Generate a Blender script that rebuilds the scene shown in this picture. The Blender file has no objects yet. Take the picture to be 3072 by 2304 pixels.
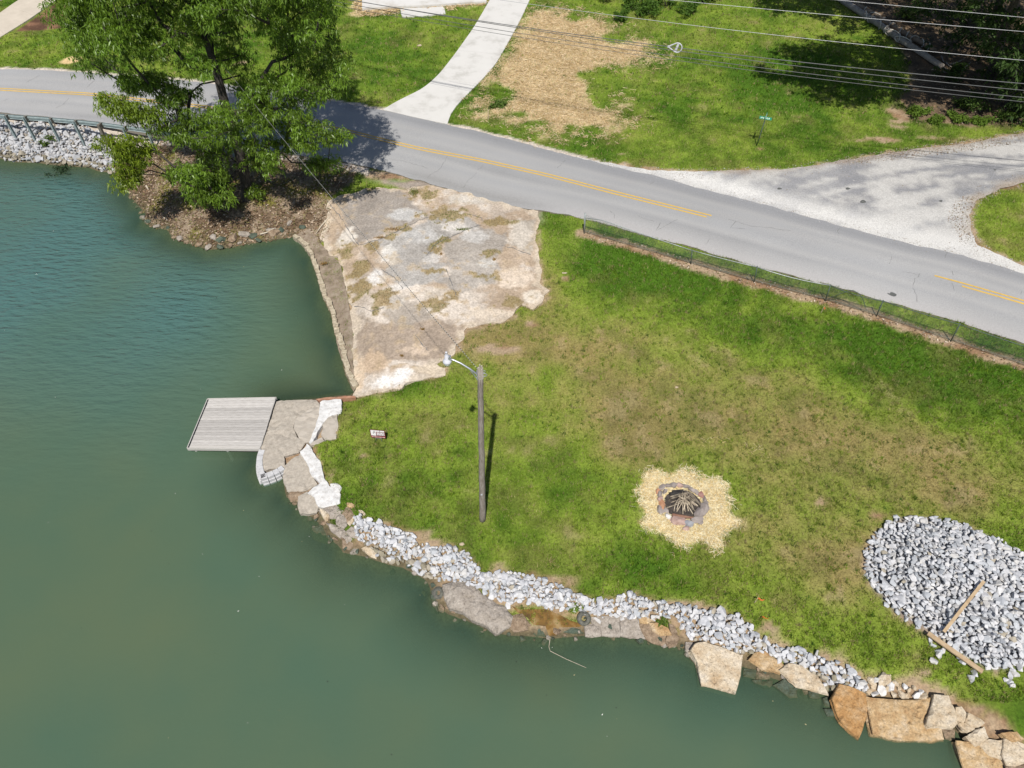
import bpy, bmesh, math, random
import numpy as np
from mathutils import Vector, Matrix, Euler
from mathutils.geometry import delaunay_2d_cdt

# ------------------------------------------------------------------ camera, sky, sun, exposure
H = 26.0                      # camera height over the lawn, metres
PITCH = math.radians(49.0)    # below the horizon
FPX = 2154.0                  # focal length in photograph pixels (3072 wide)
SUN_ELEV, SUN_AZ = 59.0, 2.0  # shadows fall away from the camera, 2 degrees to the right
scene = bpy.context.scene
cam_d = bpy.data.cameras.new("camera")
cam = bpy.data.objects.new("camera", cam_d)
scene.collection.objects.link(cam)
cam.location = (0, 0, H)
cam.rotation_euler = (math.pi / 2 - PITCH, 0, 0)
cam_d.sensor_width = 36.0
cam_d.lens = 36.0 * FPX / 3072.0
cam_d.clip_start, cam_d.clip_end = 0.1, 3000
scene.camera = cam

world = bpy.data.worlds.new("World")
scene.world = world
world.use_nodes = True
wn = world.node_tree
wn.nodes.clear()
sky = wn.nodes.new("ShaderNodeTexSky")
sky.sky_type = 'NISHITA'
sky.sun_disc = False
sky.sun_elevation = math.radians(SUN_ELEV)
sky.sun_rotation = math.radians(180 + SUN_AZ)
bg = wn.nodes.new("ShaderNodeBackground")
bg.inputs[1].default_value = 0.068
wo = wn.nodes.new("ShaderNodeOutputWorld")
wn.links.new(sky.outputs[0], bg.inputs[0])
wn.links.new(bg.outputs[0], wo.inputs[0])

sun_d = bpy.data.lights.new("sun", 'SUN')
sun_d.energy = 4.7
sun_d.angle = math.radians(0.55)
sun_d.color = (1.0, 0.95, 0.87)
sun = bpy.data.objects.new("sun", sun_d)
scene.collection.objects.link(sun)
_e, _a = math.radians(SUN_ELEV), math.radians(SUN_AZ)
SUNDIR = Vector((math.sin(_a) * math.cos(_e), math.cos(_a) * math.cos(_e), -math.sin(_e)))
sun.rotation_euler = SUNDIR.to_track_quat('-Z', 'Y').to_euler()
sun.location = (0, -20, 60)

scene.view_settings.view_transform = 'Standard'
scene.view_settings.look = 'None'
scene.view_settings.exposure = 0.13
scene.view_settings.gamma = 1.0
scene.view_settings.use_curve_mapping = False
scene.cycles.max_bounces = 6
scene.cycles.transparent_max_bounces = 12

rng = np.random.default_rng(7)
random.seed(7)
C = scene.collection

# ------------------------------------------------------------------ helpers
def ss(a, b, x):
    t = np.clip((np.asarray(x, float) - a) / (b - a), 0, 1)
    return t * t * (3 - 2 * t)

_sp, _cp = math.sin(PITCH), math.cos(PITCH)
def ray(px, py):
    u = (px - 1536.0) / FPX
    v = (1152.0 - py) / FPX
    return np.array([u, _cp + v * _sp, -_sp + v * _cp])
def P(px, py, z=0.0):
    d = ray(px, py)
    t = (z - H) / d[2]
    return np.array([d[0] * t, d[1] * t, z])
def PY(px, py, Y):
    """point of the pixel's line of sight at world distance Y"""
    d = ray(px, py)
    t = Y / d[1]
    return np.array([d[0] * t, Y, H + d[2] * t])
def depth_of(p):
    return p[1] * _cp + (H - p[2]) * _sp

def S(r, g, b):
    f = lambda c: (c / 255 / 12.92) if c <= 10 else (((c / 255) + 0.055) / 1.055) ** 2.4
    return (f(r), f(g), f(b))

def crop(origin, scale, pts):
    return [(origin[0] + x / scale, origin[1] + y / scale) for x, y in pts]

_perm = np.random.default_rng(3).random((256, 256))
def vnoise(x, y):
    xi = np.floor(x).astype(int); yi = np.floor(y).astype(int)
    fx = x - xi; fy = y - yi
    fx = fx * fx * (3 - 2 * fx); fy = fy * fy * (3 - 2 * fy)
    a = _perm[xi % 256, yi % 256]; b = _perm[(xi + 1) % 256, yi % 256]
    c = _perm[xi % 256, (yi + 1) % 256]; d = _perm[(xi + 1) % 256, (yi + 1) % 256]
    return (a * (1 - fx) + b * fx) * (1 - fy) + (c * (1 - fx) + d * fx) * fy
def fbm(x, y, s=1.0, o=4, seed=0):
    x = np.asarray(x, float) / s + seed * 17.3; y = np.asarray(y, float) / s + seed * 9.7
    r = 0; a = 0.5; t = 0
    for i in range(o):
        r = r + a * vnoise(x, y); t += a
        x = x * 2.03 + 5.1; y = y * 2.03 + 1.7; a *= 0.5
    return r / t

def sd_poly(X, Y, poly):
    """signed distance, positive inside"""
    X = np.asarray(X, float); Y = np.asarray(Y, float)
    best = np.full(X.shape, 1e18); inside = np.zeros(X.shape, bool)
    n = len(poly)
    for i in range(n):
        x0, y0 = poly[i]; x1, y1 = poly[(i + 1) % n]
        ex, ey = x1 - x0, y1 - y0
        l2 = ex * ex + ey * ey + 1e-12
        t = np.clip(((X - x0) * ex + (Y - y0) * ey) / l2, 0, 1)
        dx = X - x0 - t * ex; dy = Y - y0 - t * ey
        best = np.minimum(best, dx * dx + dy * dy)
        if y0 != y1:
            c = ((y0 > Y) != (y1 > Y)) & (X < ex * (Y - y0) / (y1 - y0) + x0)
            inside ^= c
    d = np.sqrt(best)
    return np.where(inside, d, -d)
def sd_line(X, Y, pts):
    X = np.asarray(X, float); Y = np.asarray(Y, float)
    best = np.full(X.shape, 1e18)
    for i in range(len(pts) - 1):
        x0, y0 = pts[i][:2]; x1, y1 = pts[i + 1][:2]
        ex, ey = x1 - x0, y1 - y0
        t = np.clip(((X - x0) * ex + (Y - y0) * ey) / (ex * ex + ey * ey + 1e-12), 0, 1)
        best = np.minimum(best, (X - x0 - t * ex) ** 2 + (Y - y0 - t * ey) ** 2)
    return np.sqrt(best)

# ------------------------------------------------------------------ materials
def mat(name):
    m = bpy.data.materials.new(name); m.use_nodes = True
    nt = m.node_tree
    b = nt.nodes["Principled BSDF"]
    return m, nt, b
def nd(nt, t, **kw):
    n = nt.nodes.new(t)
    for k, v in kw.items():
        if k.startswith("i_"):
            n.inputs[k[2:].replace("_", " ")].default_value = v
        else:
            setattr(n, k, v)
    return n
def ramp(nt, stops):
    r = nt.nodes.new("ShaderNodeValToRGB")
    els = r.color_ramp.elements
    while len(els) < len(stops): els.new(0.5)
    for e, (p, c) in zip(els, stops):
        e.position = p; e.color = (c[0], c[1], c[2], 1)
    return r
def surf(name, c1, c2, scale=6.0, rough=0.9, bump=0.3, bscale=None, attr=None, detail=5, spec=0.3, metal=0.0,
         c3=None, dist=0.02, stretch=None, obj_coords=False, rand=0.0):
    """noise-mottled surface; with attr the vertex colour is multiplied by the mottling (c1..c2 are then factors)"""
    m, nt, b = mat(name)
    L = nt.links.new
    co = nd(nt, "ShaderNodeTexCoord") if obj_coords else nd(nt, "ShaderNodeNewGeometry")
    vec = co.outputs["Object"] if obj_coords else co.outputs["Position"]
    if stretch:
        mp = nd(nt, "ShaderNodeMapping"); mp.inputs["Scale"].default_value = stretch
        L(vec, mp.inputs[0]); vec = mp.outputs[0]
    n1 = nd(nt, "ShaderNodeTexNoise", i_Scale=scale, i_Detail=detail, i_Roughness=0.65)
    L(vec, n1.inputs["Vector"])
    st = [(0.28, c1), (0.72, c2)] if c3 is None else [(0.25, c1), (0.5, c3), (0.75, c2)]
    r = ramp(nt, st)
    L(n1.outputs["Fac"], r.inputs[0])
    col = r.outputs[0]
    if attr:
        at = nd(nt, "ShaderNodeAttribute", attribute_name=attr)
        mx = nd(nt, "ShaderNodeMix", data_type='RGBA', blend_type='MULTIPLY')
        mx.inputs[0].default_value = 1.0
        L(at.outputs["Color"], mx.inputs[6]); L(col, mx.inputs[7])
        col = mx.outputs[2]
    if rand > 0:
        oi = nd(nt, "ShaderNodeObjectInfo")
        mr = nd(nt, "ShaderNodeMapRange"); mr.inputs[3].default_value = 1 - rand; mr.inputs[4].default_value = 1 + rand * 0.5
        L(oi.outputs["Random"], mr.inputs[0])
        vm = nd(nt, "ShaderNodeVectorMath", operation='SCALE')
        L(col, vm.inputs[0]); L(mr.outputs[0], vm.inputs["Scale"])
        col = vm.outputs[0]
    L(col, b.inputs["Base Color"])
    b.inputs["Roughness"].default_value = rough
    b.inputs["Specular IOR Level"].default_value = spec
    b.inputs["Metallic"].default_value = metal
    if bump > 0:
        n2 = nd(nt, "ShaderNodeTexNoise", i_Scale=(bscale or scale * 4), i_Detail=6.0, i_Roughness=0.7)
        L(vec, n2.inputs["Vector"])
        bp = nd(nt, "ShaderNodeBump", i_Strength=bump, i_Distance=dist)
        L(n2.outputs["Fac"], bp.inputs["Height"]); L(bp.outputs[0], b.inputs["Normal"])
    return m
def leafmat(name, attr="col", trans=0.35, rough=0.45, spec=0.4):
    m, nt, b = mat(name)
    L = nt.links.new
    at = nd(nt, "ShaderNodeAttribute", attribute_name=attr)
    L(at.outputs["Color"], b.inputs["Base Color"])
    b.inputs["Roughness"].default_value = rough
    b.inputs["Specular IOR Level"].default_value = spec
    tr = nd(nt, "ShaderNodeBsdfTranslucent")
    hs = nd(nt, "ShaderNodeHueSaturation"); hs.inputs["Saturation"].default_value = 1.15; hs.inputs["Value"].default_value = 1.1
    hs.inputs["Hue"].default_value = 0.485
    L(at.outputs["Color"], hs.inputs["Color"]); L(hs.outputs[0], tr.inputs[0])
    mx = nd(nt, "ShaderNodeMixShader"); mx.inputs[0].default_value = trans
    out = nt.nodes["Material Output"]
    L(b.outputs[0], mx.inputs[1]); L(tr.outputs[0], mx.inputs[2]); L(mx.outputs[0], out.inputs[0])
    return m

# ------------------------------------------------------------------ objects
def tag(o, label=None, cat=None, group=None, kind=None):
    if label: o["label"] = label
    if cat: o["category"] = cat
    if group: o["group"] = group
    if kind: o["kind"] = kind
    return o
def new_mesh(name, V, F, material, smooth=False, cols=None, attrs=None):
    me = bpy.data.meshes.new(name)
    V = np.asarray(V, np.float32).reshape(-1, 3)
    if isinstance(F, np.ndarray):
        k = F.shape[1]
        me.vertices.add(len(V)); me.vertices.foreach_set("co", V.ravel())
        me.loops.add(F.size); me.loops.foreach_set("vertex_index", F.ravel().astype(np.int32))
        me.polygons.add(len(F))
        me.polygons.foreach_set("loop_start", np.arange(0, F.size, k, dtype=np.int32))
        me.polygons.foreach_set("loop_total", np.full(len(F), k, np.int32))
        me.update(calc_edges=True)
    else:
        me.from_pydata([tuple(map(float, v)) for v in V], [], [tuple(f) for f in F])
        me.update()
    if smooth:
        me.polygons.foreach_set("use_smooth", np.ones(len(me.polygons), bool))
    if cols is not None:
        a = me.attributes.new("col", 'FLOAT_COLOR', 'POINT')
        c = np.ones((len(V), 4), np.float32); c[:, :3] = cols
        a.data.foreach_set("color", c.ravel())
    for k_, v_ in (attrs or {}).items():
        a = me.attributes.new(k_, 'FLOAT', 'POINT'); a.data.foreach_set("value", np.asarray(v_, np.float32).ravel())
    if material: me.materials.append(material)
    return me
def obj(name, me, parent=None, loc=None):
    o = bpy.data.objects.new(name, me); C.objects.link(o)
    if parent is not None: o.parent = parent
    if loc is not None: o.location = loc
    return o
def empty(name, loc, rz=0.0):
    o = bpy.data.objects.new(name, None); C.objects.link(o)
    o.location = loc; o.rotation_euler = (0, 0, rz); o.empty_display_size = 0.2
    return o
class MB:
    """collects simple shapes in world or local coordinates and links them as one mesh object"""
    def __init__(s): s.V = []; s.F = []
    def raw(s, V, F):
        b = len(s.V); s.V += [tuple(map(float, v)) for v in V]; s.F += [tuple(b + i for i in f) for f in F]; return s
    def box(s, c, size, rot=(0, 0, 0)):
        R = Euler(rot).to_matrix(); hx, hy, hz = size[0] / 2, size[1] / 2, size[2] / 2
        V = [Vector(c) + R @ Vector((sx * hx, sy * hy, sz * hz)) for sx in (-1, 1) for sy in (-1, 1) for sz in (-1, 1)]
        return s.raw(V, [(0, 1, 3, 2), (4, 6, 7, 5), (0, 4, 5, 1), (2, 3, 7, 6), (0, 2, 6, 4), (1, 5, 7, 3)])
    def beam(s, a, b, w, h, up=(0, 0, 1)):
        a = Vector(a); b = Vector(b); d = (b - a).normalized(); u = Vector(up)
        r = d.cross(u)
        if r.length < 1e-4: r = d.cross(Vector((1, 0, 0)))
        r.normalize(); u = r.cross(d)
        V = [p + r * (sx * w / 2) + u * (sz * h / 2) for p in (a, b) for sx, sz in ((-1, -1), (1, -1), (1, 1), (-1, 1))]
        return s.raw(V, [(0, 1, 2, 3), (7, 6, 5, 4), (0, 4, 5, 1), (1, 5, 6, 2), (2, 6, 7, 3), (3, 7, 4, 0)])
    def tube(s, pts, radii, n=6, caps=True):
        pts = [Vector(p) for p in pts]
        if not hasattr(radii, "__len__"): radii = [radii] * len(pts)
        b = len(s.V); N = len(pts)
        ref = Vector((0, 0, 1))
        prev = None
        for i, p in enumerate(pts):
            d = (pts[min(i + 1, N - 1)] - pts[max(i - 1, 0)])
            if d.length < 1e-9: d = Vector((0, 0, 1))
            d.normalize()
            if prev is None:
                r = d.cross(ref)
                if r.length < 1e-3: r = d.cross(Vector((1, 0, 0)))
            else:
                r = prev - d * prev.dot(d)
                if r.length < 1e-4: r = d.cross(ref)
            r.normalize(); prev = r; q = d.cross(r)
            for k in range(n):
                a = 2 * math.pi * k / n
                s.V.append(tuple(p + (r * math.cos(a) + q * math.sin(a)) * radii[i]))
        for i in range(N - 1):
            for k in range(n):
                k2 = (k + 1) % n
                s.F.append((b + i * n + k, b + i * n + k2, b + (i + 1) * n + k2, b + (i + 1) * n + k))
        if caps:
            s.F.append(tuple(b + k for k in range(n))[::-1])
            s.F.append(tuple(b + (N - 1) * n + k for k in range(n)))
        return s
    def lathe(s, prof, n=16, c=(0, 0, 0)):
        b = len(s.V)
        for r, z in prof:
            for k in range(n):
                a = 2 * math.pi * k / n
                s.V.append((c[0] + r * math.cos(a), c[1] + r * math.sin(a), c[2] + z))
        for i in range(len(prof) - 1):
            for k in range(n):
                k2 = (k + 1) % n
                s.F.append((b + i * n + k, b + i * n + k2, b + (i + 1) * n + k2, b + (i + 1) * n + k))
        s.F.append(tuple(b + k for k in range(n))[::-1])
        s.F.append(tuple(b + (len(prof) - 1) * n + k for k in range(n)))
        return s
    def build(s, name, m, parent=None, smooth=False, local=True):
        me = new_mesh(name, s.V, s.F, m, smooth)
        o = obj(name, me, parent)
        return o
def base_thing(name, p, label, cat, group=None):
    o = empty(name, tuple(map(float, p))); tag(o, label, cat, group); return o
def to_local(mb, p):
    mb.V = [(v[0] - p[0], v[1] - p[1], v[2] - p[2]) for v in mb.V]; return mb

# ------------------------------------------------------------------ outlines read off the photograph (photograph pixels)
WZ = -0.45    # water level
C88 = ((880, 540), 2.37); C8 = ((1972, 1504), 2.0109); CL = ((2400, 1950), 3.2917); CB = ((1250, 1700), 2.4578)
CD = ((540, 1170), 3.5304); CS = ((800, 1350), 4.148); C3 = ((1972, 0), 2.0109); C2 = ((1000, 0), 2.0109); C5 = ((1500, 500), 2.0109)
CF = ((1900, 1380), 5.9235); CT = ((0, 0), 2.0109); CG = ((2472, 0), 3.6867); CO = ((1030, 0), 4.424)
SHORE = [(-420, 440), (0, 474), (45, 485), (113, 487), (170, 495), (226, 499), (267, 501), (294, 512), (328, 516), (352, 520), (370, 546), (392, 587),
         (408, 606), (439, 640), (436, 669), (465, 682), (503, 685), (518, 713), (544, 723), (585, 735), (629, 748), (689, 742), (743, 731),
         (794, 723), (838, 716), (880, 709), (905, 726), (931, 768), (952, 827), (971, 894), (994, 941), (1007, 1004), (1023, 1046),
         (1036, 1118), (1057, 1164), (1063, 1188), (1025, 1188), (960, 1197), (840, 1208), (805, 1290), (785, 1370), (778, 1410), (790, 1440), (850, 1422), (857, 1460),
         (862, 1490), (893, 1500), (897, 1530), (925, 1545), (954, 1560), (978, 1600), (1024, 1640), (1032, 1655), (1072, 1662), (1089, 1664), (1123, 1676), (1166, 1690), (1210, 1700),
         (1241, 1716), (1282, 1738), (1296, 1765), (1298, 1800), (1344, 1838), (1413, 1863), (1478, 1893), (1535, 1903), (1590, 1905), (1653, 1912), (1754, 1903),
         (1860, 1903), (1938, 1916), (1982, 1934), (2043, 1938), (2072, 1960), (2110, 1985), (2231, 1996), (2320, 2031), (2395, 2056), (2489, 2076), (2519, 2100),
         (2600, 2112), (2700, 2125), (2790, 2145), (2850, 2172), (2890, 2212), (2960, 2252), (3050, 2280), (3150, 2330), (3300, 2500), (3350, 2700)]
shore_xy = [tuple(P(x, y, WZ)[:2]) for x, y in SHORE]
landing_poly = None
land_poly = shore_xy + [(60, -30), (900, -30), (900, 1500), (-900, 1500), (-900, shore_xy[0][1])]

landing_poly = [tuple(P(x, y, -.02)[:2]) for x, y in crop(*CD, [(1035, 125), (1440, 112), (1690, 100), (1655, 300), (1640, 510), (1500, 530), (1400, 565), (1470, 760), (1525, 960), (1590, 1000), (1675, 1100), (1675, 1185), (1560, 1215), (1440, 1270), (1280, 1270), (1130, 1040), (1110, 820), (900, 840), (880, 650)])]
def zbase(X, Y):
    return 0.28 * ss(24, 36, Y) + 0.85 * ss(-5, -24, X) * ss(32, 43, Y) + 0.018 * np.maximum(0, Y - 46)
def zt(X, Y, sd=None):
    X = np.asarray(X, float); Y = np.asarray(Y, float)
    if sd is None: sd = sd_poly(X, Y, land_poly)
    zb = zbase(X, Y)
    w = 1.15 + 2.6 * ss(-9.5, -12.5, X) * ss(25, 30, Y) + 0.9 * ss(-21, -25, X) + 1.6 * ss(-6.5, -9, X) * ss(19.5, 23, Y) * (1 - ss(-9.5, -12.5, X))
    t = np.clip(sd / w, 0, 1)
    land = (WZ + 0.03) * (1 - t) + zb * t
    water = WZ + 0.03 - np.minimum(1.6, 0.5 * np.maximum(-sd, 0))
    z = np.where(sd > 0, land, water)
    return np.where(sd_poly(X, Y, landing_poly) > 0, np.minimum(z, -.30), z) if landing_poly else z
def PT(px, py, dz=0.0):
    z = 0.0
    for _ in range(7):
        p = P(px, py, z + dz)
        z = float(zt(p[0], p[1]))
    p = P(px, py, z + dz)
    return p
def W(poly): return [tuple(PT(x, y)[:2]) for x, y in poly]

FAR = [(-900, 215), (-400, 208), (0, 209), (149, 211), (259, 219), (348, 226), (560, 244), (746, 265), (970, 298), (1100, 323), (1149, 331), (1343, 375), (1447, 398), (1597, 438),
       (1746, 477), (1845, 502), (1972, 530), (2121, 572), (2270, 607), (2420, 651), (2569, 691), (2718, 731), (2867, 761), (2967, 791), (3072, 822), (3300, 890), (3700, 1005)]
NEAR = [(-900, 338), (-400, 342), (0, 359), (298, 387), (597, 429), (796, 455), (1005, 482), (1100, 502), (1164, 517), (1278, 548), (1363, 572), (1447, 601), (1547, 622), (1621, 634),
        (1696, 644), (1746, 656), (1845, 681), (1945, 711), (2047, 734), (2141, 763), (2345, 822), (2500, 858), (2650, 903), (2880, 968), (3072, 1033), (3300, 1110), (3700, 1240)]
MID = [(-900, 262), (-400, 260), (0, 271), (273, 286), (497, 311), (646, 328), (845, 355), (1044, 396), (1249, 447), (1447, 485), (1646, 530), (1845, 582), (2100, 646), (2300, 698), (2500, 751), (2650, 793),
       (2797, 834), (2880, 856), (3072, 911), (3300, 980), (3700, 1100)]
def W3(poly): return [PT(x, y) for x, y in poly]
far_w, near_w, mid_w = W3(FAR), W3(NEAR), W3(MID)
def resample(pts, n):
    pts = np.array([p[:2] for p in pts]); seg = np.hypot(*np.diff(pts, axis=0).T); s = np.concatenate([[0], np.cumsum(seg)])
    # smooth with a light corner cut
    t = np.linspace(0, s[-1], n)
    x = np.interp(t, s, pts[:, 0]); y = np.interp(t, s, pts[:, 1])
    k = np.array([1, 4, 6, 4, 1]) / 16.0
    for _ in range(3):
        x2 = np.convolve(np.pad(x, 2, mode='edge'), k, 'valid'); y2 = np.convolve(np.pad(y, 2, mode='edge'), k, 'valid')
        x2[0], y2[0], x2[-1], y2[-1] = x[0], y[0], x[-1], y[-1]; x, y = x2, y2
    return np.stack([x, y], 1)
road_poly = [tuple(p[:2]) for p in far_w] + [tuple(p[:2]) for p in near_w[::-1]]
gravel_px = [(1600, 440), (1700, 466), (1800, 485), (1900, 503), (1972, 512), (2071, 515), (2221, 512), (2370, 507), (2469, 492), (2559, 477), (2718, 452), (2917, 428), (3072, 398), (3400, 340), (3700, 300),
             (3900, 380), (3500, 450), (3300, 490), (3072, 547), (2991, 572), (2927, 602), (2907, 646), (2912, 696), (2932, 736), (3016, 776), (3072, 800), (3300, 870),
             (3300, 900), (3072, 836), (2967, 805), (2867, 775), (2718, 745), (2569, 705), (2420, 665), (2270, 621), (2121, 586), (1972, 544), (1845, 515), (1746, 491), (1650, 462)]
gravel_poly = W(gravel_px)
pad_px = crop(*C88, [(250, 150), (330, 120), (430, 100), (520, 60), (680, 60), (790, 78), (860, 60), (1000, 45), (1130, 70), (1250, 100), (1400, 150), (1560, 185), (1640, 205), (1740, 222), (1745, 300), (1725, 400),
         (1740, 480), (1745, 560), (1765, 640), (1755, 740), (1810, 790), (1780, 880), (1700, 930), (1620, 890), (1560, 970), (1500, 1010), (1350, 1030), (1230, 1050), (1190, 1150), (1130, 1240), (1060, 1290), (1000, 1310), (1085, 1340),
         (1080, 1390), (960, 1412), (860, 1430), (760, 1490), (620, 1522), (430, 1545), (432, 1450), (428, 1300), (425, 1100), (400, 900), (345, 600), (250, 520), (180, 425), (245, 300)])
pad_poly = W(pad_px)
drive_L = crop(*C2, [(300, 665), (360, 625), (450, 580), (540, 540), (640, 450), (740, 320), (840, 180), (900, 80), (945, 0), (1040, -160)])
drive_R = crop(*C2, [(688, 752), (700, 700), (740, 640), (800, 580), (900, 480), (980, 390), (1060, 250), (1130, 120), (1185, 0), (1260, -160)])
drive_poly = W(drive_L + drive_R[::-1])
walk_px = crop((0, 0), 7.373, [(0, 840), (650, 440), (1240, 20), (1500, -180), (900, -180), (420, 0), (0, 300), (-900, 850), (-900, 1400)])
walk_poly = W(walk_px)
patio_px = crop(*CO, [(250, -120), (255, 145), (700, 120), (1330, 85), (1900, 50), (1900, -120)])
patio_poly = W(patio_px)
apron_px = crop(*CO, [(760, 122), (1320, 95), (1345, 130), (1357, 190), (790, 238), (765, 190)])
apron_poly = W(apron_px)
strip_px = [(1064, 1549), (1148, 1576), (1248, 1603), (1262, 1633), (1337, 1643), (1397, 1658), (1436, 1698), (1441, 1725), (1496, 1718), (1571, 1723), (1655, 1743), (1720, 1777), (1775, 1802), (1859, 1797), (1900, 1780),
            (1972, 1810), (2037, 1817), (2171, 1842), (2236, 1862), (2270, 1897), (2315, 1937), (2405, 1957), (2469, 1967), (2519, 2001), (2579, 2026),
            (2599, 2091), (2504, 2080), (2469, 2061), (2444, 2026), (2395, 1996), (2330, 1981), (2270, 1959), (2221, 1966), (2111, 1930), (2084, 1928), (2043, 1883), (2011, 1867), (1917, 1863), (1860, 1863), (1775, 1850), (1730, 1840),
            (1657, 1838), (1616, 1814), (1527, 1818), (1486, 1806), (1421, 1757), (1344, 1753), (1274, 1737), (1223, 1708), (1168, 1693), (1128, 1668), (1118, 1648), (1064, 1618)]
strip_poly = W(strip_px)
pile_px = crop(*C8, [(1380, 120), (1510, 95), (1700, 110), (1830, 140), (1950, 190), (2100, 260), (2180, 310), (2400, 430), (2560, 650), (2520, 900), (2400, 1010), (2212, 990), (2060, 1020), (1960, 1000), (1800, 900), (1640, 800), (1560, 740), (1480, 700),
             (1380, 610), (1330, 560), (1260, 450), (1250, 330), (1320, 200)])
pile_poly = W(pile_px)
bank_px = [(-420, 352), (0, 364), (110, 370), (230, 380), (305, 393), (330, 420), (345, 470), (352, 522), (328, 518), (294, 514), (267, 503), (226, 501), (170, 497), (113, 489), (45, 487), (0, 476), (-420, 442)]
bank_poly = W(bank_px)
pit_straw_px = crop(*CF, [(330, 190), (480, 210), (640, 250), (830, 210), (1090, 250), (1300, 360), (1520, 390), (1690, 480), (1650, 600), (1700, 720), (1680, 850), (1740, 960), (1830, 1080), (1810, 1160), (1650, 1260), (1590, 1380), (1620, 1500), (1560, 1590),
               (1400, 1560), (1230, 1460), (1080, 1510), (900, 1560), (740, 1530), (640, 1440), (560, 1350), (400, 1230), (250, 1200), (180, 1130), (230, 1000), (160, 880), (160, 700), (100, 580), (150, 460), (240, 330)])
pit_straw_poly = W(pit_straw_px)
straw_px = crop(*C2, [(1200, 60), (1420, 60), (1560, 110), (1690, 150), (1620, 230), (1880, 260), (1960, 360), (1700, 400), (1580, 470), (1560, 560), (1660, 580), (1700, 680), (1780, 740), (1640, 790), (1480, 820), (1250, 790), (1100, 730), (830, 650), (850, 590),
            (960, 570), (930, 490), (990, 390), (1070, 270), (1110, 190)])
straw_poly = W(straw_px)
mulch_poly = W(crop((0, 0), 7.373, [(260, 720), (900, 270), (1250, 20), (1500, 100), (1420, 640), (900, 690)]))
dune_poly = W(crop((0, 0), 7.373, [(1270, 1400), (1400, 1290), (1620, 1225), (1810, 1250), (1840, 1290), (1700, 1390), (1440, 1435)]))
patio_straw_poly = W(crop(*CO, [(240, -60), (170, 60), (140, 170), (230, 215), (560, 205), (760, 170), (770, 110), (1330, 80), (1400, 130), (1560, 90), (1880, 62), (1920, 20), (1500, -60)]))
forest_poly = W([(2530, -20), (2610, 50), (2700, 150), (2745, 230), (2700, 300), (2740, 365), (2900, 385), (3072, 370), (3500, 320), (3700, -60), (2700, -120)])
litter_poly = W([(352, 520), (370, 546), (392, 587), (408, 606), (439, 640), (436, 669), (465, 682), (503, 685), (518, 713), (544, 723), (585, 735), (629, 748), (689, 742), (743, 731), (794, 723), (838, 716), (880, 709),
                 (950, 735), (985, 690), (985, 600), (1060, 545), (1060, 505), (1000, 492), (900, 470), (800, 460), (640, 440), (480, 425), (400, 440), (345, 470)])
fence_px = [((1755, 642), (1753, 700)), ((2076, 751), (2073, 793)), ((2271, 801), (2263, 848)), ((2491, 856), (2476, 903)), ((2649, 903), (2629, 949)), ((2879, 973), (2852, 1025)), ((3140, 1060), (3105, 1110)), ((3420, 1150), (3380, 1205))]
fence_w = [PT(*b) for t, b in fence_px]
# ------------------------------------------------------------------ ground colours (real albedo of turf, soil, straw; light comes from the sun)
def px_scale(px, py):
    p = PT(px, py); return p, depth_of(p) / FPX
def blob(X, Y, px, py, rx, ry):
    p, s = px_scale(px, py)
    sy = s / max(0.25, (H - p[2]) / math.sqrt(p[0] ** 2 + p[1] ** 2 + H * H))
    d = ((X - p[0]) / (rx * s)) ** 2 + ((Y - p[1]) / (ry * sy)) ** 2
    return np.exp(-d * 1.1)
DRY = [(2150, 1180, 480, 140, .38), (1750, 1150, 260, 160, .32), (2560, 1600, 330, 250, .30), (2300, 1350, 380, 140, .36), (1750, 1050, 200, 60, .25), (1480, 1010, 150, 60, .4), (2900, 1400, 200, 130, .4),
       (2500, 1720, 90, 110, .25), (1420, 1000, 110, 50, .35), (1640, 860, 60, 130, .35), (2650, 1330, 150, 60, .2), (1880, 1340, 120, 90, .2),
       (1330, 1340, 300, 190, -.08), (1650, 1700, 300, 120, -.05), (2000, 830, 320, 70, -.55), (2800, 1110, 330, 110, -.75), (2450, 1010, 260, 70, -.4), (1850, 760, 160, 90, -.5), (1900, 1730, 350, 70, -.2), (1550, 1560, 220, 190, -.05), (1250, 1150, 120, 50, -.4),
       (1350, 260, 160, 60, -.2), (1100, 170, 200, 90, -.2), (2300, 250, 220, 120, -.3), (2100, 180, 120, 40, .1), (2350, 90, 200, 50, .15), (2200, 420, 250, 50, .05), (2560, 350, 90, 60, .15), (2900, 1900, 150, 60, -.2), (3000, 650, 80, 90, .05), (2700, 1900, 120, 60, -.1)]
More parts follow.
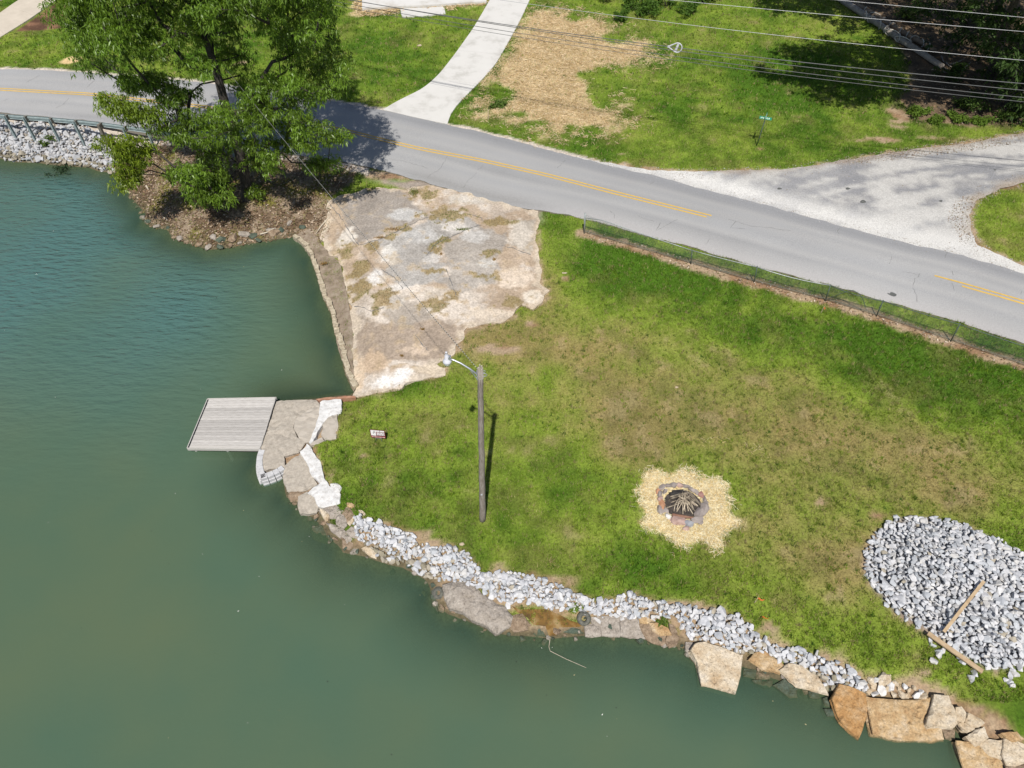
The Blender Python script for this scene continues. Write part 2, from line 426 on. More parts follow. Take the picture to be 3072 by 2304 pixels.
DIRT = [(1500, 1048, 75, 22, .95), (1600, 975, 40, 16, .8), (2640, 1550, 75, 38, .75), (2460, 1508, 32, 24, .6), (2745, 1200, 30, 12, .3), (2300, 1480, 22, 14, .3), (1770, 1140, 45, 22, .5), (2100, 1185, 26, 12, .6),
        (1697, 835, 17, 12, .9), (2500, 1790, 60, 60, .5), (2660, 1990, 70, 40, .35), (2780, 2022, 22, 12, .9), (1095, 1370, 22, 14, .6), (1165, 1370, 22, 12, .6), (990, 1425, 26, 40, .5), (1130, 1590, 60, 22, .5), (1260, 1600, 60, 22, .6), (1350, 1640, 60, 16, .6),
        (1480, 1700, 70, 20, .6), (1710, 1745, 80, 32, .6), (2300, 1880, 60, 30, .7), (2900, 2130, 130, 40, .7), (3000, 2180, 100, 50, .8), (2480, 1960, 80, 30, .5), (2730, 2060, 120, 25, .7), (2040, 1815, 80, 10, .6),
        (1010, 440, 40, 6, .6), (2060, 520, 60, 8, .8), (2280, 446, 22, 7, .8), (2680, 360, 60, 40, .6), (2800, 420, 160, 22, .5), (2600, 460, 90, 16, .5), (1600, 520, 200, 14, .25), (1870, 462, 40, 10, .5), (1850, 300, 20, 8, .3), (720, 190, 35, 14, .6),
        (2070, 1830, 50, 8, .5), (1075, 1500, 20, 30, .5), (1260, 330, 40, 15, .3), (1150, 528, 110, 18, 1.0), (1030, 515, 60, 20, 1.0), (2700, 345, 60, 26, .8), (2640, 420, 110, 14, .75)]
def straw_sd(X, Y):
    d = sd_poly(X, Y, straw_poly)
    for x, y, a, b_ in [(1030, 580, 90, 60), (1520, 455, 70, 30), (1590, 560, 60, 60), (1550, 780, 70, 25), (1430, 770, 40, 25), (1240, 745, 80, 20), (1450, 110, 60, 20), (1640, 470, 80, 60), (980, 540, 40, 40), (1690, 240, 70, 20), (1130, 690, 60, 20), (1610, 620, 60, 30)]:
        d = d - 2.6 * blob(X, Y, 1000 + x / 2.0109, y / 2.0109, a / 2.0109, b_ / 2.0109)
    return d
def fields(X, Y):
    f = {}
    f["sd"] = sd_poly(X, Y, land_poly)
    f["road"] = sd_poly(X, Y, road_poly); f["gravel"] = sd_poly(X, Y, gravel_poly); f["pad"] = sd_poly(X, Y, pad_poly)
    f["drive"] = np.maximum(np.maximum(sd_poly(X, Y, drive_poly), sd_poly(X, Y, walk_poly)), np.maximum(sd_poly(X, Y, patio_poly), sd_poly(X, Y, apron_poly)))
    f["strip"] = sd_poly(X, Y, strip_poly); f["pile"] = sd_poly(X, Y, pile_poly); f["bank"] = sd_poly(X, Y, bank_poly)
    f["pit"] = sd_poly(X, Y, pit_straw_poly); f["straw"] = np.maximum(straw_sd(X, Y), sd_poly(X, Y, patio_straw_poly))
    f["mulch"] = sd_poly(X, Y, mulch_poly); f["dune"] = sd_poly(X, Y, dune_poly); f["litter"] = sd_poly(X, Y, litter_poly)
    f["fence"] = sd_line(X, Y, fence_w); f["forest"] = sd_poly(X, Y, forest_poly); f["landing"] = sd_poly(X, Y, landing_poly)
    n1 = fbm(X, Y, 3.2, 4, 1); n2 = fbm(X, Y, 0.7, 3, 2); n3 = fbm(X, Y, 1.4, 3, 5)
    dry = 0.42 + (n1 - .5) * .7 + (n2 - .5) * 0.5 + (n3 - .5) * .3
    for px, py, rx, ry, a in DRY: dry = dry + a * blob(X, Y, px, py, rx, ry)
    dry = dry - .16 * ss(36, 44, Y)
    dirt = np.zeros_like(X)
    for px, py, rx, ry, a in DIRT: dirt = np.maximum(dirt, a * blob(X, Y, px, py, rx, ry))
    dirt = np.maximum(dirt, 0.95 * np.exp(-(f["fence"] / 0.55) ** 2))
    dirt = np.maximum(dirt, 0.62 * np.exp(-(np.maximum(0, -f["strip"]) / 0.35) ** 2))
    dirt = np.maximum(dirt, 0.95 * np.exp(-(np.maximum(0, f["sd"]) / (0.55 + .5 * ss(9, 14, X))) ** 2))
    dirt = np.maximum(dirt, 0.55 * np.exp(-(np.maximum(0, -f["pile"]) / 0.25) ** 2))
    dirt = np.maximum(dirt, 0.55 * np.exp(-(np.maximum(0, -f["pad"]) / 0.4) ** 2))
    dirt = np.maximum(dirt, 0.6 * np.exp(-(np.maximum(0, -f["gravel"]) / 0.5) ** 2))
    f["shoulder"] = 0.9 * np.exp(-(np.maximum(0, -f["road"]) / 0.38) ** 2) * (Y > zt_mid(X))
    f["shoulder"] = np.maximum(f["shoulder"], 1.0 * np.exp(-(np.maximum(0, -f["road"]) / 0.9) ** 2) * (X < -9) * (Y < zt_mid(X)))
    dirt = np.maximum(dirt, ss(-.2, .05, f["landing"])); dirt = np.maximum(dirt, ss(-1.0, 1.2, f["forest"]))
    f["between"] = ss(-1.3, -.5, f["pad"]) * ss(-1.6, -.7, f["road"]) * ss(2.2, 1.2, X)
    dirt = np.maximum(dirt, f["between"])
    f["dirtraw"] = dirt
    f["dirt"] = ss(.42, .68, dirt + (n2 - .5) * 0.75 + (n3 - .5) * 0.4)
    f["dirt"] = np.maximum(f["dirt"], .25 * ss(.69, .76, n2 * .6 + n3 * .4 + .16 * (dry - .5)))
    f["dry"] = np.clip(dry, 0, 1)
    f["n1"], f["n2"], f["n3"] = n1, n2, n3
    f["n4"] = fbm(X, Y, .16, 2, 9)
    return f
_mx = np.array([p[0] for p in mid_w]); _my = np.array([p[1] for p in mid_w])
def zt_mid(X): return np.interp(X, _mx, _my)
def mixc(a, b, t):
    t = np.asarray(t)[..., None]; return a * (1 - t) + np.asarray(b) * t
G_LUSH = np.array((.070, .150, .012)); G_MID = np.array((.200, .276, .036)); G_DRY = np.array((.285, .235, .090)); G_OLIVE = np.array((.15, .15, .045))
def grass_col(f):
    d = f["dry"][..., None]
    a = np.where(d < .45, G_LUSH + (G_MID - G_LUSH) * (d / .45), G_MID + (G_DRY - G_MID) * ((d - .45) / .55))
    a = mixc(a, G_OLIVE, np.clip((f["n3"] - .54) * 2.0, 0, .5))
    return a * (.82 + .36 * f["n2"][..., None])
def ground_col(f, X, Y):
    c = grass_col(f) * 0.9
    soil = mixc(np.broadcast_to(np.array((.27, .17, .10)), c.shape), (.36, .27, .18), ss(.4, .65, f["n2"]))
    c = mixc(c, soil, f["dirt"])
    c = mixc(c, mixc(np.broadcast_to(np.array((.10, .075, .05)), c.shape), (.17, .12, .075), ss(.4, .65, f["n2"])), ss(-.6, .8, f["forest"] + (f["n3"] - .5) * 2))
    lit = mixc(np.broadcast_to(np.array((.13, .09, .058)), c.shape), (.27, .21, .15), ss(.42, .62, f["n2"]))
    lit = mixc(lit, (.16, .15, .035), ss(.55, .7, f["n3"]))
    c = mixc(c, lit, ss(-.15, .25, f["litter"] + (f["n2"] - .5) * .6))
    c = mixc(c, (.30, .22, .14), ss(-.05, .1, f["strip"]))
    c = mixc(c, (.30, .27, .24), ss(-.05, .1, f["bank"])); c = mixc(c, (.22, .2, .19), ss(-.05, .1, f["pile"]))
    st = mixc(np.broadcast_to(np.array((.50, .37, .20)), c.shape), (.64, .50, .31), ss(.4, .62, f["n2"]))
    c = mixc(c, st, .85 * ss(-.6, 1.0, f["straw"] + (f["n2"] - .5) * 2.6 + (f["n3"] - .5) * 1.8))
    c = mixc(c, (.66, .55, .33), ss(-.15, .3, f["pit"] + (f["n2"] - .5) * .5))
    c = mixc(c, mixc(np.broadcast_to(np.array((.10, .055, .035)), c.shape), (.24, .13, .08), ss(.35, .65, f["n2"])), ss(0, .3, f["mulch"])); c = mixc(c, (.62, .46, .24), ss(0, .15, f["dune"]))
    c = mixc(c, (.52, .46, .40), ss(.35, .6, f["shoulder"] + (f["n2"] - .5) * .9))
    c = mixc(c, (.12, .10, .06), ss(.55, .1, f["sd"] + (f["n2"] - .5) * .5))
    c = mixc(c, (.33, .30, .27), f["between"] * (.6 + .4 * f["n2"]))
    uw = ss(0.02, -.25, f["sd"])
    bed = mixc(np.broadcast_to(np.array((.13, .12, .07)), c.shape), (.012, .042, .045), ss(-.05, -.8, f["sd"] + (f["n3"] - .5) * 1.0))
    c = mixc(c, bed, uw)
    return c

# ------------------------------------------------------------------ ground: one sheet out to the horizon, finer where the photograph looks
xs = np.concatenate([[-900, -500, -300, -180, -120, -90], np.arange(-72, -46, .8), np.arange(-46, 46, .2), np.arange(46, 72, .8), [72, 90, 120, 180, 300, 500, 900]])
ys = np.concatenate([[-30, -15, -5, 0, 2], np.arange(3, 68, .2), np.arange(68, 90, .8), [90, 110, 140, 190, 260, 380, 560, 800, 1200, 1500]])
GX, GY = np.meshgrid(xs, ys)
fg = fields(GX, GY)
gz = zt(GX, GY, fg["sd"]) + (fg["n2"] - .5) * 0.05 * (fg["sd"] > .2)
gz_land = zt(GX, GY, fg["sd"]) + (fg["n2"] - .5) * 0.05
sheet = np.maximum(np.maximum(fg["road"], fg["gravel"]), np.maximum(fg["pad"], fg["drive"]))
gz = gz - 0.10 * (sheet > 0.03)
nx, ny = len(xs), len(ys)
idx = np.arange(nx * ny).reshape(ny, nx)
quads = np.stack([idx[:-1, :-1], idx[:-1, 1:], idx[1:, 1:], idx[1:, :-1]], -1).reshape(-1, 4)
m_ground = surf("turf_and_soil", (.58, .58, .58), (1.40, 1.40, 1.40), scale=9.0, rough=0.95, bump=0.8, bscale=22, attr="col", detail=8, spec=.15, dist=.05)
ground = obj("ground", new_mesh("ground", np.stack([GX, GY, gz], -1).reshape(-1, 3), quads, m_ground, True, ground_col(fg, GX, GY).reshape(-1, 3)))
tag(ground, "mown lawn, bare soil and lake bed", kind="structure")

# ------------------------------------------------------------------ sheets laid on the ground
def cdt_sheet(poly, step, edge_step=.25, jitter=.05, seed=1):
    """triangulated sheet inside an outline with a slightly ragged edge; returns xy verts, faces, boundary indices"""
    P2 = []
    n = len(poly)
    for i in range(n):
        a = np.array(poly[i][:2], float); b = np.array(poly[(i + 1) % n][:2], float); l = np.linalg.norm(b - a)
        k = max(1, int(l / edge_step)); nrm = np.array((-(b - a)[1], (b - a)[0])) / (l + 1e-9)
        for j in range(k):
            p = a + (b - a) * j / k
            o = (fbm(p[0], p[1], .5, 3, seed) - .5) * 2 * jitter
            P2.append(p + nrm * float(o))
    nb = len(P2)
    A = np.array(P2)
    x0, y0 = A.min(0); x1, y1 = A.max(0)
    gx, gy = np.meshgrid(np.arange(x0, x1, step), np.arange(y0, y1, step))
    gx = gx + (rng.random(gx.shape) - .5) * step * .5; gy = gy + (rng.random(gy.shape) - .5) * step * .5
    d = sd_poly(gx, gy, [tuple(p) for p in P2])
    k = d > step * .4
    pts = [tuple(p) for p in P2] + list(zip(gx[k], gy[k]))
    edges = [(i, (i + 1) % nb) for i in range(nb)]
    r = delaunay_2d_cdt([Vector(p) for p in pts], edges, [], 1, 1e-5)
    return np.array([tuple(v) for v in r[0]]), [tuple(f) for f in r[2]], nb
def flip_up(V, F):
    out = []
    for f in F:
        a, b, c = V[f[0]], V[f[1]], V[f[2]]
        out.append(f if (b[0] - a[0]) * (c[1] - a[1]) - (b[1] - a[1]) * (c[0] - a[0]) > 0 else f[::-1])
    return out

# --- asphalt road
nR = 260
fr, ne = resample(far_w, nR), resample(near_w, nR)
tt = np.linspace(0, 1, 15)
rx = fr[:, None, 0] * (1 - tt) + ne[:, None, 0] * tt; ry = fr[:, None, 1] * (1 - tt) + ne[:, None, 1] * tt
ej = (fbm(rx, ry, .6, 3, 8) - .5) * .3
edge_w = np.where((tt == 0) | (tt == 1), 1.0, 0.0)
ry = ry + ej * edge_w
rz = zt(rx, ry, np.full(rx.shape, 9.0)) + 0.035 + 0.05 * (1 - (2 * tt - 1) ** 2)
base = np.broadcast_to(np.array((.305, .308, .315)), rx.shape + (3,)).copy()
tr = np.exp(-((tt - .22) / .055) ** 2) + np.exp(-((tt - .38) / .05) ** 2) + np.exp(-((tt - .64) / .05) ** 2) + np.exp(-((tt - .82) / .055) ** 2)
nn = fbm(rx, ry, 4.0, 3, 4); along = np.linspace(0, 60, nR)[:, None] + 0 * tt
stk = fbm(along * .12, tt * 14 + 0 * along, 1.0, 3, 6)
base *= (1 + .10 * (nn[..., None] - .5) * 2 + .16 * (stk[..., None] - .5) * 2)
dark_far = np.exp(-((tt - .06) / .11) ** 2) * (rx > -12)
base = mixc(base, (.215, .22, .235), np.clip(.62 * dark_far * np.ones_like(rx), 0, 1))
base = mixc(base, (.40, .392, .385), .42 * np.clip(tr, 0, 1) * np.ones_like(rx))
base = mixc(base, (.44, .42, .41), .55 * np.exp(-((tt - .97) / .10) ** 2) * ss(-2, 6, rx))
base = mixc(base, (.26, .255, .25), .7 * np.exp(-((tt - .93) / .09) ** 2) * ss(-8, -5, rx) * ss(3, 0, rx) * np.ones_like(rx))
ridx = np.arange(nR * 15).reshape(nR, 15)
rq = np.stack([ridx[:-1, :-1], ridx[:-1, 1:], ridx[1:, 1:], ridx[1:, :-1]], -1).reshape(-1, 4)[:, ::-1]
m_road = surf("worn_asphalt", (.80, .80, .80), (1.16, 1.16, 1.16), scale=20, rough=.88, bump=.35, bscale=60, attr="col", detail=8, spec=.25, dist=.01)
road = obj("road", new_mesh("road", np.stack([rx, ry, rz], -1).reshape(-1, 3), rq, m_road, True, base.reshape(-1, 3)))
tag(road, "worn grey two-lane asphalt road", kind="structure")
def skirt(name, ix, parent, m, drop=.35):
    top = np.stack([rx.ravel()[ix], ry.ravel()[ix], rz.ravel()[ix]], 1); n = len(top); bot = top - np.array((0, 0, drop))
    V = np.concatenate([top, bot]); F = np.array([(i, i + 1, n + i + 1, n + i) for i in range(n - 1)])
    return obj(name, new_mesh(name, V, F, m, False, np.tile((.22, .2, .17), (2 * n, 1))), parent)
skirt("broken_edge", ridx[:, -1], road, m_road); skirt("broken_edge", ridx[:, 0], road, m_road)
# heights on the road surface for things laid on it
def road_z(x, y):
    d = (rx - x) ** 2 + (ry - y) ** 2
    k = np.unravel_index(np.argmin(d), d.shape)
    return float(rz[k])
def ribbon(pts, w, zoff, zfun, wj=0.0):
    pts = np.array([p[:2] for p in pts], float); n = len(pts)
    d = np.gradient(pts, axis=0); d /= (np.linalg.norm(d, axis=1)[:, None] + 1e-9); nr = np.stack([-d[:, 1], d[:, 0]], 1)
    ww = w * (1 + (rng.random(n) - .5) * wj)
    a = pts + nr * ww[:, None] / 2; b = pts - nr * ww[:, None] / 2
    V = [(p[0], p[1], zfun(*p) + zoff) for p in a] + [(p[0], p[1], zfun(*p) + zoff) for p in b]
    F = [(i, n + i, n + i + 1, i + 1) for i in range(n - 1)]
    return V, F
m_yellow = surf("worn_yellow_paint", (.42, .29, .10), (.62, .40, .08), scale=5, rough=.7, bump=.1, detail=8, c3=(.58, .38, .09))
mid_s = resample(mid_w, 420)
def line_side(off, x0, x1, name):
    d = np.gradient(mid_s, axis=0); d /= np.linalg.norm(d, axis=1)[:, None]; nr = np.stack([-d[:, 1], d[:, 0]], 1)
    q = mid_s + nr * off
    k = (q[:, 0] > x0) & (q[:, 0] < x1)
    V, F = ribbon(q[k], .115, .008, road_z)
    o = obj(name, new_mesh(name, V, F, m_yellow), road)
    return o
xe1 = PT(2136, 654)[0]; xe2 = PT(2800, 834)[0]; xe3 = PT(2870, 856)[0]
line_side(.13, -70, xe1, "yellow_line"); line_side(-.13, -70, xe1 - .3, "yellow_line")
line_side(.13, xe2, 60, "yellow_line"); line_side(-.13, xe3, 60, "yellow_line")
# cracks and a tar patch
m_crack = surf("crack_tar", (.13, .13, .13), (.2, .2, .2), scale=8, rough=.9, bump=0)
CR = [crop(*C2, [(690, 950), (660, 1000), (640, 1030), (590, 1055), (570, 1075)]), crop(*C2, [(865, 1050), (840, 1075), (815, 1090), (790, 1125), (780, 1140)]), crop(*C2, [(340, 965), (420, 975), (500, 1000), (570, 1020)]),
      crop(*C2, [(290, 855), (262, 880)]), crop(*C2, [(1400, 970), (1370, 1000), (1350, 1020)]), crop(*C2, [(905, 1000), (890, 1022), (870, 1030)]), crop(*C2, [(1670, 1280), (1690, 1295), (1697, 1325)]), crop(*C2, [(1840, 1310), (1890, 1330), (1930, 1342)]), crop(*C2, [(1975, 1350), (1960, 1375), (1945, 1395)]),
      crop(*C2, [(1935, 1095), (1922, 1110), (1905, 1120)]), crop(*C3, [(470, 1340), (440, 1380), (530, 1390)]), crop(*C3, [(315, 1445), (290, 1480)]), crop(*C3, [(20, 1350), (0, 1385)]), crop(*C3, [(1100, 1375), (1085, 1400), (1095, 1420)]),
      crop((2500, 800), 3.867, [(995, 95), (970, 130), (940, 160), (925, 210), (912, 265), (940, 300), (960, 340), (965, 420)]), crop((2500, 800), 3.867, [(800, 70), (900, 90), (1000, 110)]), crop((2500, 800), 3.867, [(1370, 60), (1375, 110)]), crop((2500, 800), 3.867, [(1370, 200), (1400, 300)]),
      crop((2500, 800), 3.867, [(2165, 290), (2175, 340)]), crop(*CT, [(575, 490), (545, 515), (530, 532)]), crop(*CT, [(420, 600), (385, 640), (345, 670)]), crop(*CT, [(240, 460), (160, 505)]), crop(*CT, [(60, 600), (25, 625)]),
      crop(*C3, [(0, 1395), (120, 1330)]), crop(*C3, [(1750, 1520), (1735, 1560)]), crop(*C3, [(1410, 1555), (1400, 1600)]), crop(*C3, [(430, 1330), (560, 1370), (700, 1385), (800, 1400)])]
for pl in CR:
    q = np.array([PT(*p)[:2] for p in pl]); n = max(6, int(np.hypot(*(q[-1] - q[0])) / .12))
    s_ = np.linspace(0, len(q) - 1, n); x = np.interp(s_, range(len(q)), q[:, 0]); y = np.interp(s_, range(len(q)), q[:, 1])
    x = x + (rng.random(n) - .5) * .07; y = y + (rng.random(n) - .5) * .07
    V, F = ribbon(np.stack([x, y], 1), .017, .006, road_z, 1.4)
    obj("crack", new_mesh("crack", V, F, m_crack), road)
def flat_patch(name, poly_px, origin, m, parent, zoff, zfun, jitter=.02):
    q = W(crop(*origin, poly_px)); c2, f2, nb = cdt_sheet(q, .3, .08, jitter, 12)
    V = [(p[0], p[1], zfun(*p) + zoff) for p in c2]
    return obj(name, new_mesh(name, V, flip_up(V, f2), m), parent)
m_patch = surf("dark_tar_patch", (.07, .075, .075), (.13, .135, .13), scale=10, rough=.95, bump=.5)
flat_patch("asphalt_patch", [(615, 315), (650, 322), (660, 305), (690, 310), (727, 330), (722, 352), (690, 356), (640, 335)], ((2500, 800), 3.867), m_patch, road, .007, road_z)

# --- gravel drive joining the road
gv, gf, gb = cdt_sheet(gravel_poly, .38, .3, .16, 21)
g_z = zt(gv[:, 0], gv[:, 1], np.full(len(gv), 9.0)) + 0.02
sdr = -sd_poly(gv[:, 0], gv[:, 1], road_poly); n1 = fbm(gv[:, 0], gv[:, 1], 1.3, 4, 31); sg = sd_poly(gv[:, 0], gv[:, 1], gravel_poly)
track = fbm((gv[:, 0] * -.23 + gv[:, 1] * .97 + .012 * (gv[:, 0] - 26) ** 2), gv[:, 0] * .10, .42, 3, 33)
gc = np.broadcast_to(np.array((.33, .325, .325)), (len(gv), 3))
gc = mixc(gc, (.50, .49, .475), ss(.42, .62, track + (n1 - .5) * .35)); gc = mixc(gc, (.245, .25, .27), .8 * ss(.52, .36, track + (n1 - .5) * .25))
gc = mixc(gc, (.68, .67, .65), np.clip(np.exp(-((sdr - .8) / 1.1) ** 2) * (.6 + .6 * n1), 0, 1)); gc = mixc(gc, (.36, .29, .22), ss(.55, .0, sg + (n1 - .5) * .9) * (sdr > 2.2) * .7)
gc = mixc(gc, (.60, .59, .57), .55 * ss(14, 24, gv[:, 0]) * ss(8, 2, sdr) * ss(.35, .6, n1))
m_gravel = surf("crushed_limestone", (.66, .66, .66), (1.26, 1.26, 1.26), scale=15, rough=.95, bump=1.0, bscale=34, attr="col", detail=9, spec=.15, dist=.04)
gravel = obj("gravel_drive", new_mesh("gravel_drive", np.c_[gv, g_z], flip_up(gv, gf), m_gravel, True, gc))
tag(gravel, "pale crushed limestone drive meeting the road", kind="structure")

# --- driveways: slabs cast between joints, edges proud of the turf
m_conc = surf("light_concrete", (.41, .40, .375), (.58, .57, .55), scale=.9, rough=.9, bump=.2, bscale=40, detail=8, spec=.2, c3=(.56, .55, .53))
m_conc_tan = surf("tan_concrete", (.46, .41, .34), (.56, .50, .42), scale=1.1, rough=.9, bump=.2, bscale=40, detail=8, spec=.2)
def slab_mesh(name, poly, m, parent, top=.06, thick=.14, step=.5):
    q, f, nb = cdt_sheet(poly, step, .4, .006, 4)
    z = zt(q[:, 0], q[:, 1], np.full(len(q), 9.0)) + top
    f = flip_up(q, f)
    V = [(*q[i], z[i]) for i in range(len(q))] + [(*q[i], z[i] - thick) for i in range(nb)]
    b = len(q); ar = sum(q[i][0] * q[(i + 1) % nb][1] - q[(i + 1) % nb][0] * q[i][1] for i in range(nb))
    sk = [(i, b + i, b + (i + 1) % nb, (i + 1) % nb) if ar > 0 else (i, (i + 1) % nb, b + (i + 1) % nb, b + i) for i in range(nb)]
    return obj(name, new_mesh(name, V, list(f) + sk, m), parent)
driveway = empty("driveway", tuple(PT(1250, 350))); tag(driveway, "pale curved concrete driveway climbing from the road", kind="structure")
dl, dr = resample([PT(*p) for p in drive_L], 61), resample([PT(*p) for p in drive_R], 61)
for k, (a, b) in enumerate([(0, 13), (13, 24), (24, 35), (35, 46), (46, 60)]):
    a_ = dl[a:b + 1].copy(); b_ = dr[a:b + 1].copy()
    g = .012
    if k > 0: a_[0] += (a_[1] - a_[0]) * .03; b_[0] += (b_[1] - b_[0]) * .03
    o = slab_mesh("slab", [tuple(p) for p in a_] + [tuple(p) for p in b_[::-1]], m_conc, driveway, .05 + .002 * k)
    o.matrix_parent_inverse = driveway.matrix_world.inverted() if False else Matrix.Translation(-Vector(driveway.location))
walk = empty("concrete_walk", tuple(PT(40, 60))); tag(walk, "tan concrete drive beside the mulch bed", kind="structure")
wl = resample([PT(*p) for p in crop((0, 0), 7.373, [(-900, 1400), (0, 840), (650, 440), (1240, 20), (1500, -180)])], 31); wr = resample([PT(*p) for p in crop((0, 0), 7.373, [(-900, 850), (0, 300), (420, 0), (660, -110), (900, -180)])], 31)
for k, (a, b) in enumerate([(0, 11), (11, 19), (19, 30)]):
    a_ = wl[a:b + 1].copy(); b_ = wr[a:b + 1].copy()
    if k > 0: a_[0] += (a_[1] - a_[0]) * .03; b_[0] += (b_[1] - b_[0]) * .03
    o = slab_mesh("slab", [tuple(p) for p in a_] + [tuple(p) for p in b_[::-1]], m_conc_tan, walk, .05 + .002 * k)
    o.matrix_parent_inverse = Matrix.Translation(-Vector(walk.location))
m_patio = surf("stained_white_concrete", (.42, .39, .34), (.62, .61, .60), scale=.8, rough=.85, bump=.1, detail=8, c3=(.57, .56, .54))
patio = slab_mesh("patio", patio_poly, m_patio, None, .22, .34); tag(patio, "white stained concrete patio raised above straw mulch", kind="structure")
apron = slab_mesh("patio_step", apron_poly, m_conc, None, .06, .16); tag(apron, "small rounded grey concrete landing before the patio", kind="structure")
strip_far = slab_mesh("neighbour_walk", W([(-30, 8), (8, 0), (16, -12), (-60, -10)]), m_conc_tan, None); tag(strip_far, "sliver of concrete at the top left corner", kind="structure")

# --- broken concrete pad running down to the water
pv, pf, pb = cdt_sheet(pad_poly, .115, .14, .22, 41)
psd = sd_poly(pv[:, 0], pv[:, 1], land_poly)
p_n1 = fbm(pv[:, 0], pv[:, 1], 1.6, 5, 51); p_n2 = fbm(pv[:, 0], pv[:, 1], .45, 4, 52); p_n3 = fbm(pv[:, 0], pv[:, 1], 3.5, 3, 53); p_n5 = fbm(pv[:, 0], pv[:, 1], .22, 2, 54)
pz = zt(pv[:, 0], pv[:, 1], psd) + .05 + (p_n1 - .5) * .14 + (p_n2 - .5) * .06
PX, PYY = pv[:, 0], pv[:, 1]
pc = np.broadcast_to(np.array((.47, .40, .335)), (len(pv), 3))
pc = mixc(pc, (.56, .50, .44), ss(.45, .6, p_n1))
pc = mixc(pc, (.40, .30, .21), ss(.5, .64, p_n3 + (p_n2 - .5) * .6) * .7)
def padpoly(pl): return sd_poly(PX, PYY, W(crop(*C88, pl)))
for pl, c_ in [([(330, 190), (520, 60), (680, 65), (800, 100), (960, 270), (690, 390), (460, 450), (390, 330)], (.315, .285, .26)),
               ([(480, 470), (700, 395), (960, 280), (1240, 260), (1330, 330), (1080, 430), (960, 560), (1090, 600), (1080, 720), (780, 790), (640, 650), (730, 580), (690, 480)], (.375, .36, .345)),
               ([(1100, 440), (1340, 335), (1480, 380), (1560, 330), (1500, 470), (1450, 560), (1480, 650), (1440, 740), (1170, 820), (1080, 740), (1100, 620), (1050, 500)], (.365, .335, .305)),
               ([(440, 1060), (700, 1010), (900, 960), (1230, 1050), (1190, 1150), (1060, 1290), (860, 1300), (700, 1310), (450, 1300)], (.33, .265, .21)),
               ([(640, 880), (780, 830), (900, 880), (1000, 1000), (800, 1060), (640, 1000)], (.34, .30, .26)), ([(820, 1330), (960, 1310), (1080, 1350), (1040, 1385), (860, 1400)], (.42, .35, .275)),
               ([(430, 960), (520, 940), (560, 990), (440, 1030)], (.33, .28, .23)), ([(1570, 300), (1720, 280), (1700, 500), (1690, 540), (1540, 470)], (.43, .39, .34))]:
    pc = mixc(pc, np.array(c_), ss(-.05, .12, padpoly(pl) + (p_n2 - .5) * .7) * (.8 + .2 * p_n1))
pc = pc * (1 + (p_n1[:, None] - .5) * .5)
def padblob(px, py, rx_, ry_, X_=None, Y_=None): x, y = crop(*C88, [(px, py)])[0]; return blob(PX if X_ is None else X_, PYY if Y_ is None else Y_, x, y, rx_ / 2.37, ry_ / 2.37)
jag = (p_n2 - .5) * 1.6 + (p_n5 - .5) * 1.1
for a in [(790, 250, 150, 45, (.50, .495, .49)), (900, 400, 170, 60, (.47, .46, .45)), (1300, 400, 150, 50, (.47, .455, .44)), (1000, 560, 90, 40, (.52, .50, .48)), (1380, 600, 90, 40, (.51, .49, .46)), (1580, 700, 170, 80, (.62, .53, .44)), (1250, 140, 200, 45, (.56, .52, .47)), (1600, 380, 100, 120, (.55, .50, .44)), (1700, 840, 100, 60, (.66, .60, .52)),
          (380, 420, 90, 70, (.62, .58, .53)), (680, 530, 70, 80, (.66, .64, .61)), (590, 690, 80, 70, (.68, .66, .64)), (750, 770, 80, 30, (.64, .61, .58)), (700, 880, 120, 70, (.52, .48, .43)), (880, 1210, 120, 50, (.58, .47, .37)), (560, 1300, 180, 90, (.50, .38, .27)), (700, 1440, 200, 60, (.80, .79, .78)), (780, 1380, 90, 45, (.80, .79, .78)), (970, 1350, 130, 40, (.60, .51, .40)), (1380, 960, 200, 50, (.60, .52, .43)), (470, 1400, 60, 150, (.58, .46, .34)), (1150, 340, 120, 40, (.56, .53, .5)), (1000, 830, 130, 60, (.52, .46, .39))]:
    pc = mixc(pc, a[4], .85 * ss(.38, .62, padblob(*a[:4]) + jag * .45))
pe = sd_poly(PX, PYY, pad_poly)
pc = mixc(pc, (.56, .48, .38), ss(.35, .05, pe + (p_n2 - .5) * 1.1) * .7)
# grime and soil in cracks and hollows of its own shape
SOIL = [(1110, 250, 170, 50), (1450, 300, 130, 45), (800, 350, 70, 25), (690, 420, 60, 25), (560, 470, 70, 40), (380, 520, 70, 50), (470, 640, 80, 90), (480, 780, 110, 90), (640, 830, 120, 60), (590, 920, 60, 60), (1000, 480, 60, 50), (1080, 430, 60, 25), (1400, 520, 70, 50), (1010, 650, 110, 35), (1370, 690, 110, 40), (1000, 900, 130, 60), (1130, 830, 60, 40), (1560, 870, 110, 50), (860, 110, 60, 40), (950, 120, 60, 50), (560, 60, 60, 25)]
soil = np.zeros(len(pv))
for s_ in SOIL: soil = np.maximum(soil, padblob(s_[0], s_[1], s_[2] * .95, s_[3] * .95))
pc = mixc(pc, (.27, .215, .115), .95 * ss(.47, .62, soil * .97 + jag * .75))
pc = mixc(pc, (.40, .31, .20), .6 * ss(.55, .72, p_n2 + (p_n5 - .5) * .6) * ss(.40, .6, p_n1))
pc = pc * (1 + (p_n5[:, None] - .5) * .35)
m_pad = surf("old_patched_concrete", (.62, .61, .59), (1.24, 1.24, 1.24), scale=9, rough=.92, bump=.55, bscale=30, attr="col", detail=9, spec=.2, dist=.03)
b0 = len(pv)
Vp = np.concatenate([np.c_[pv, pz], np.c_[pv[:pb], pz[:pb] - .25]])
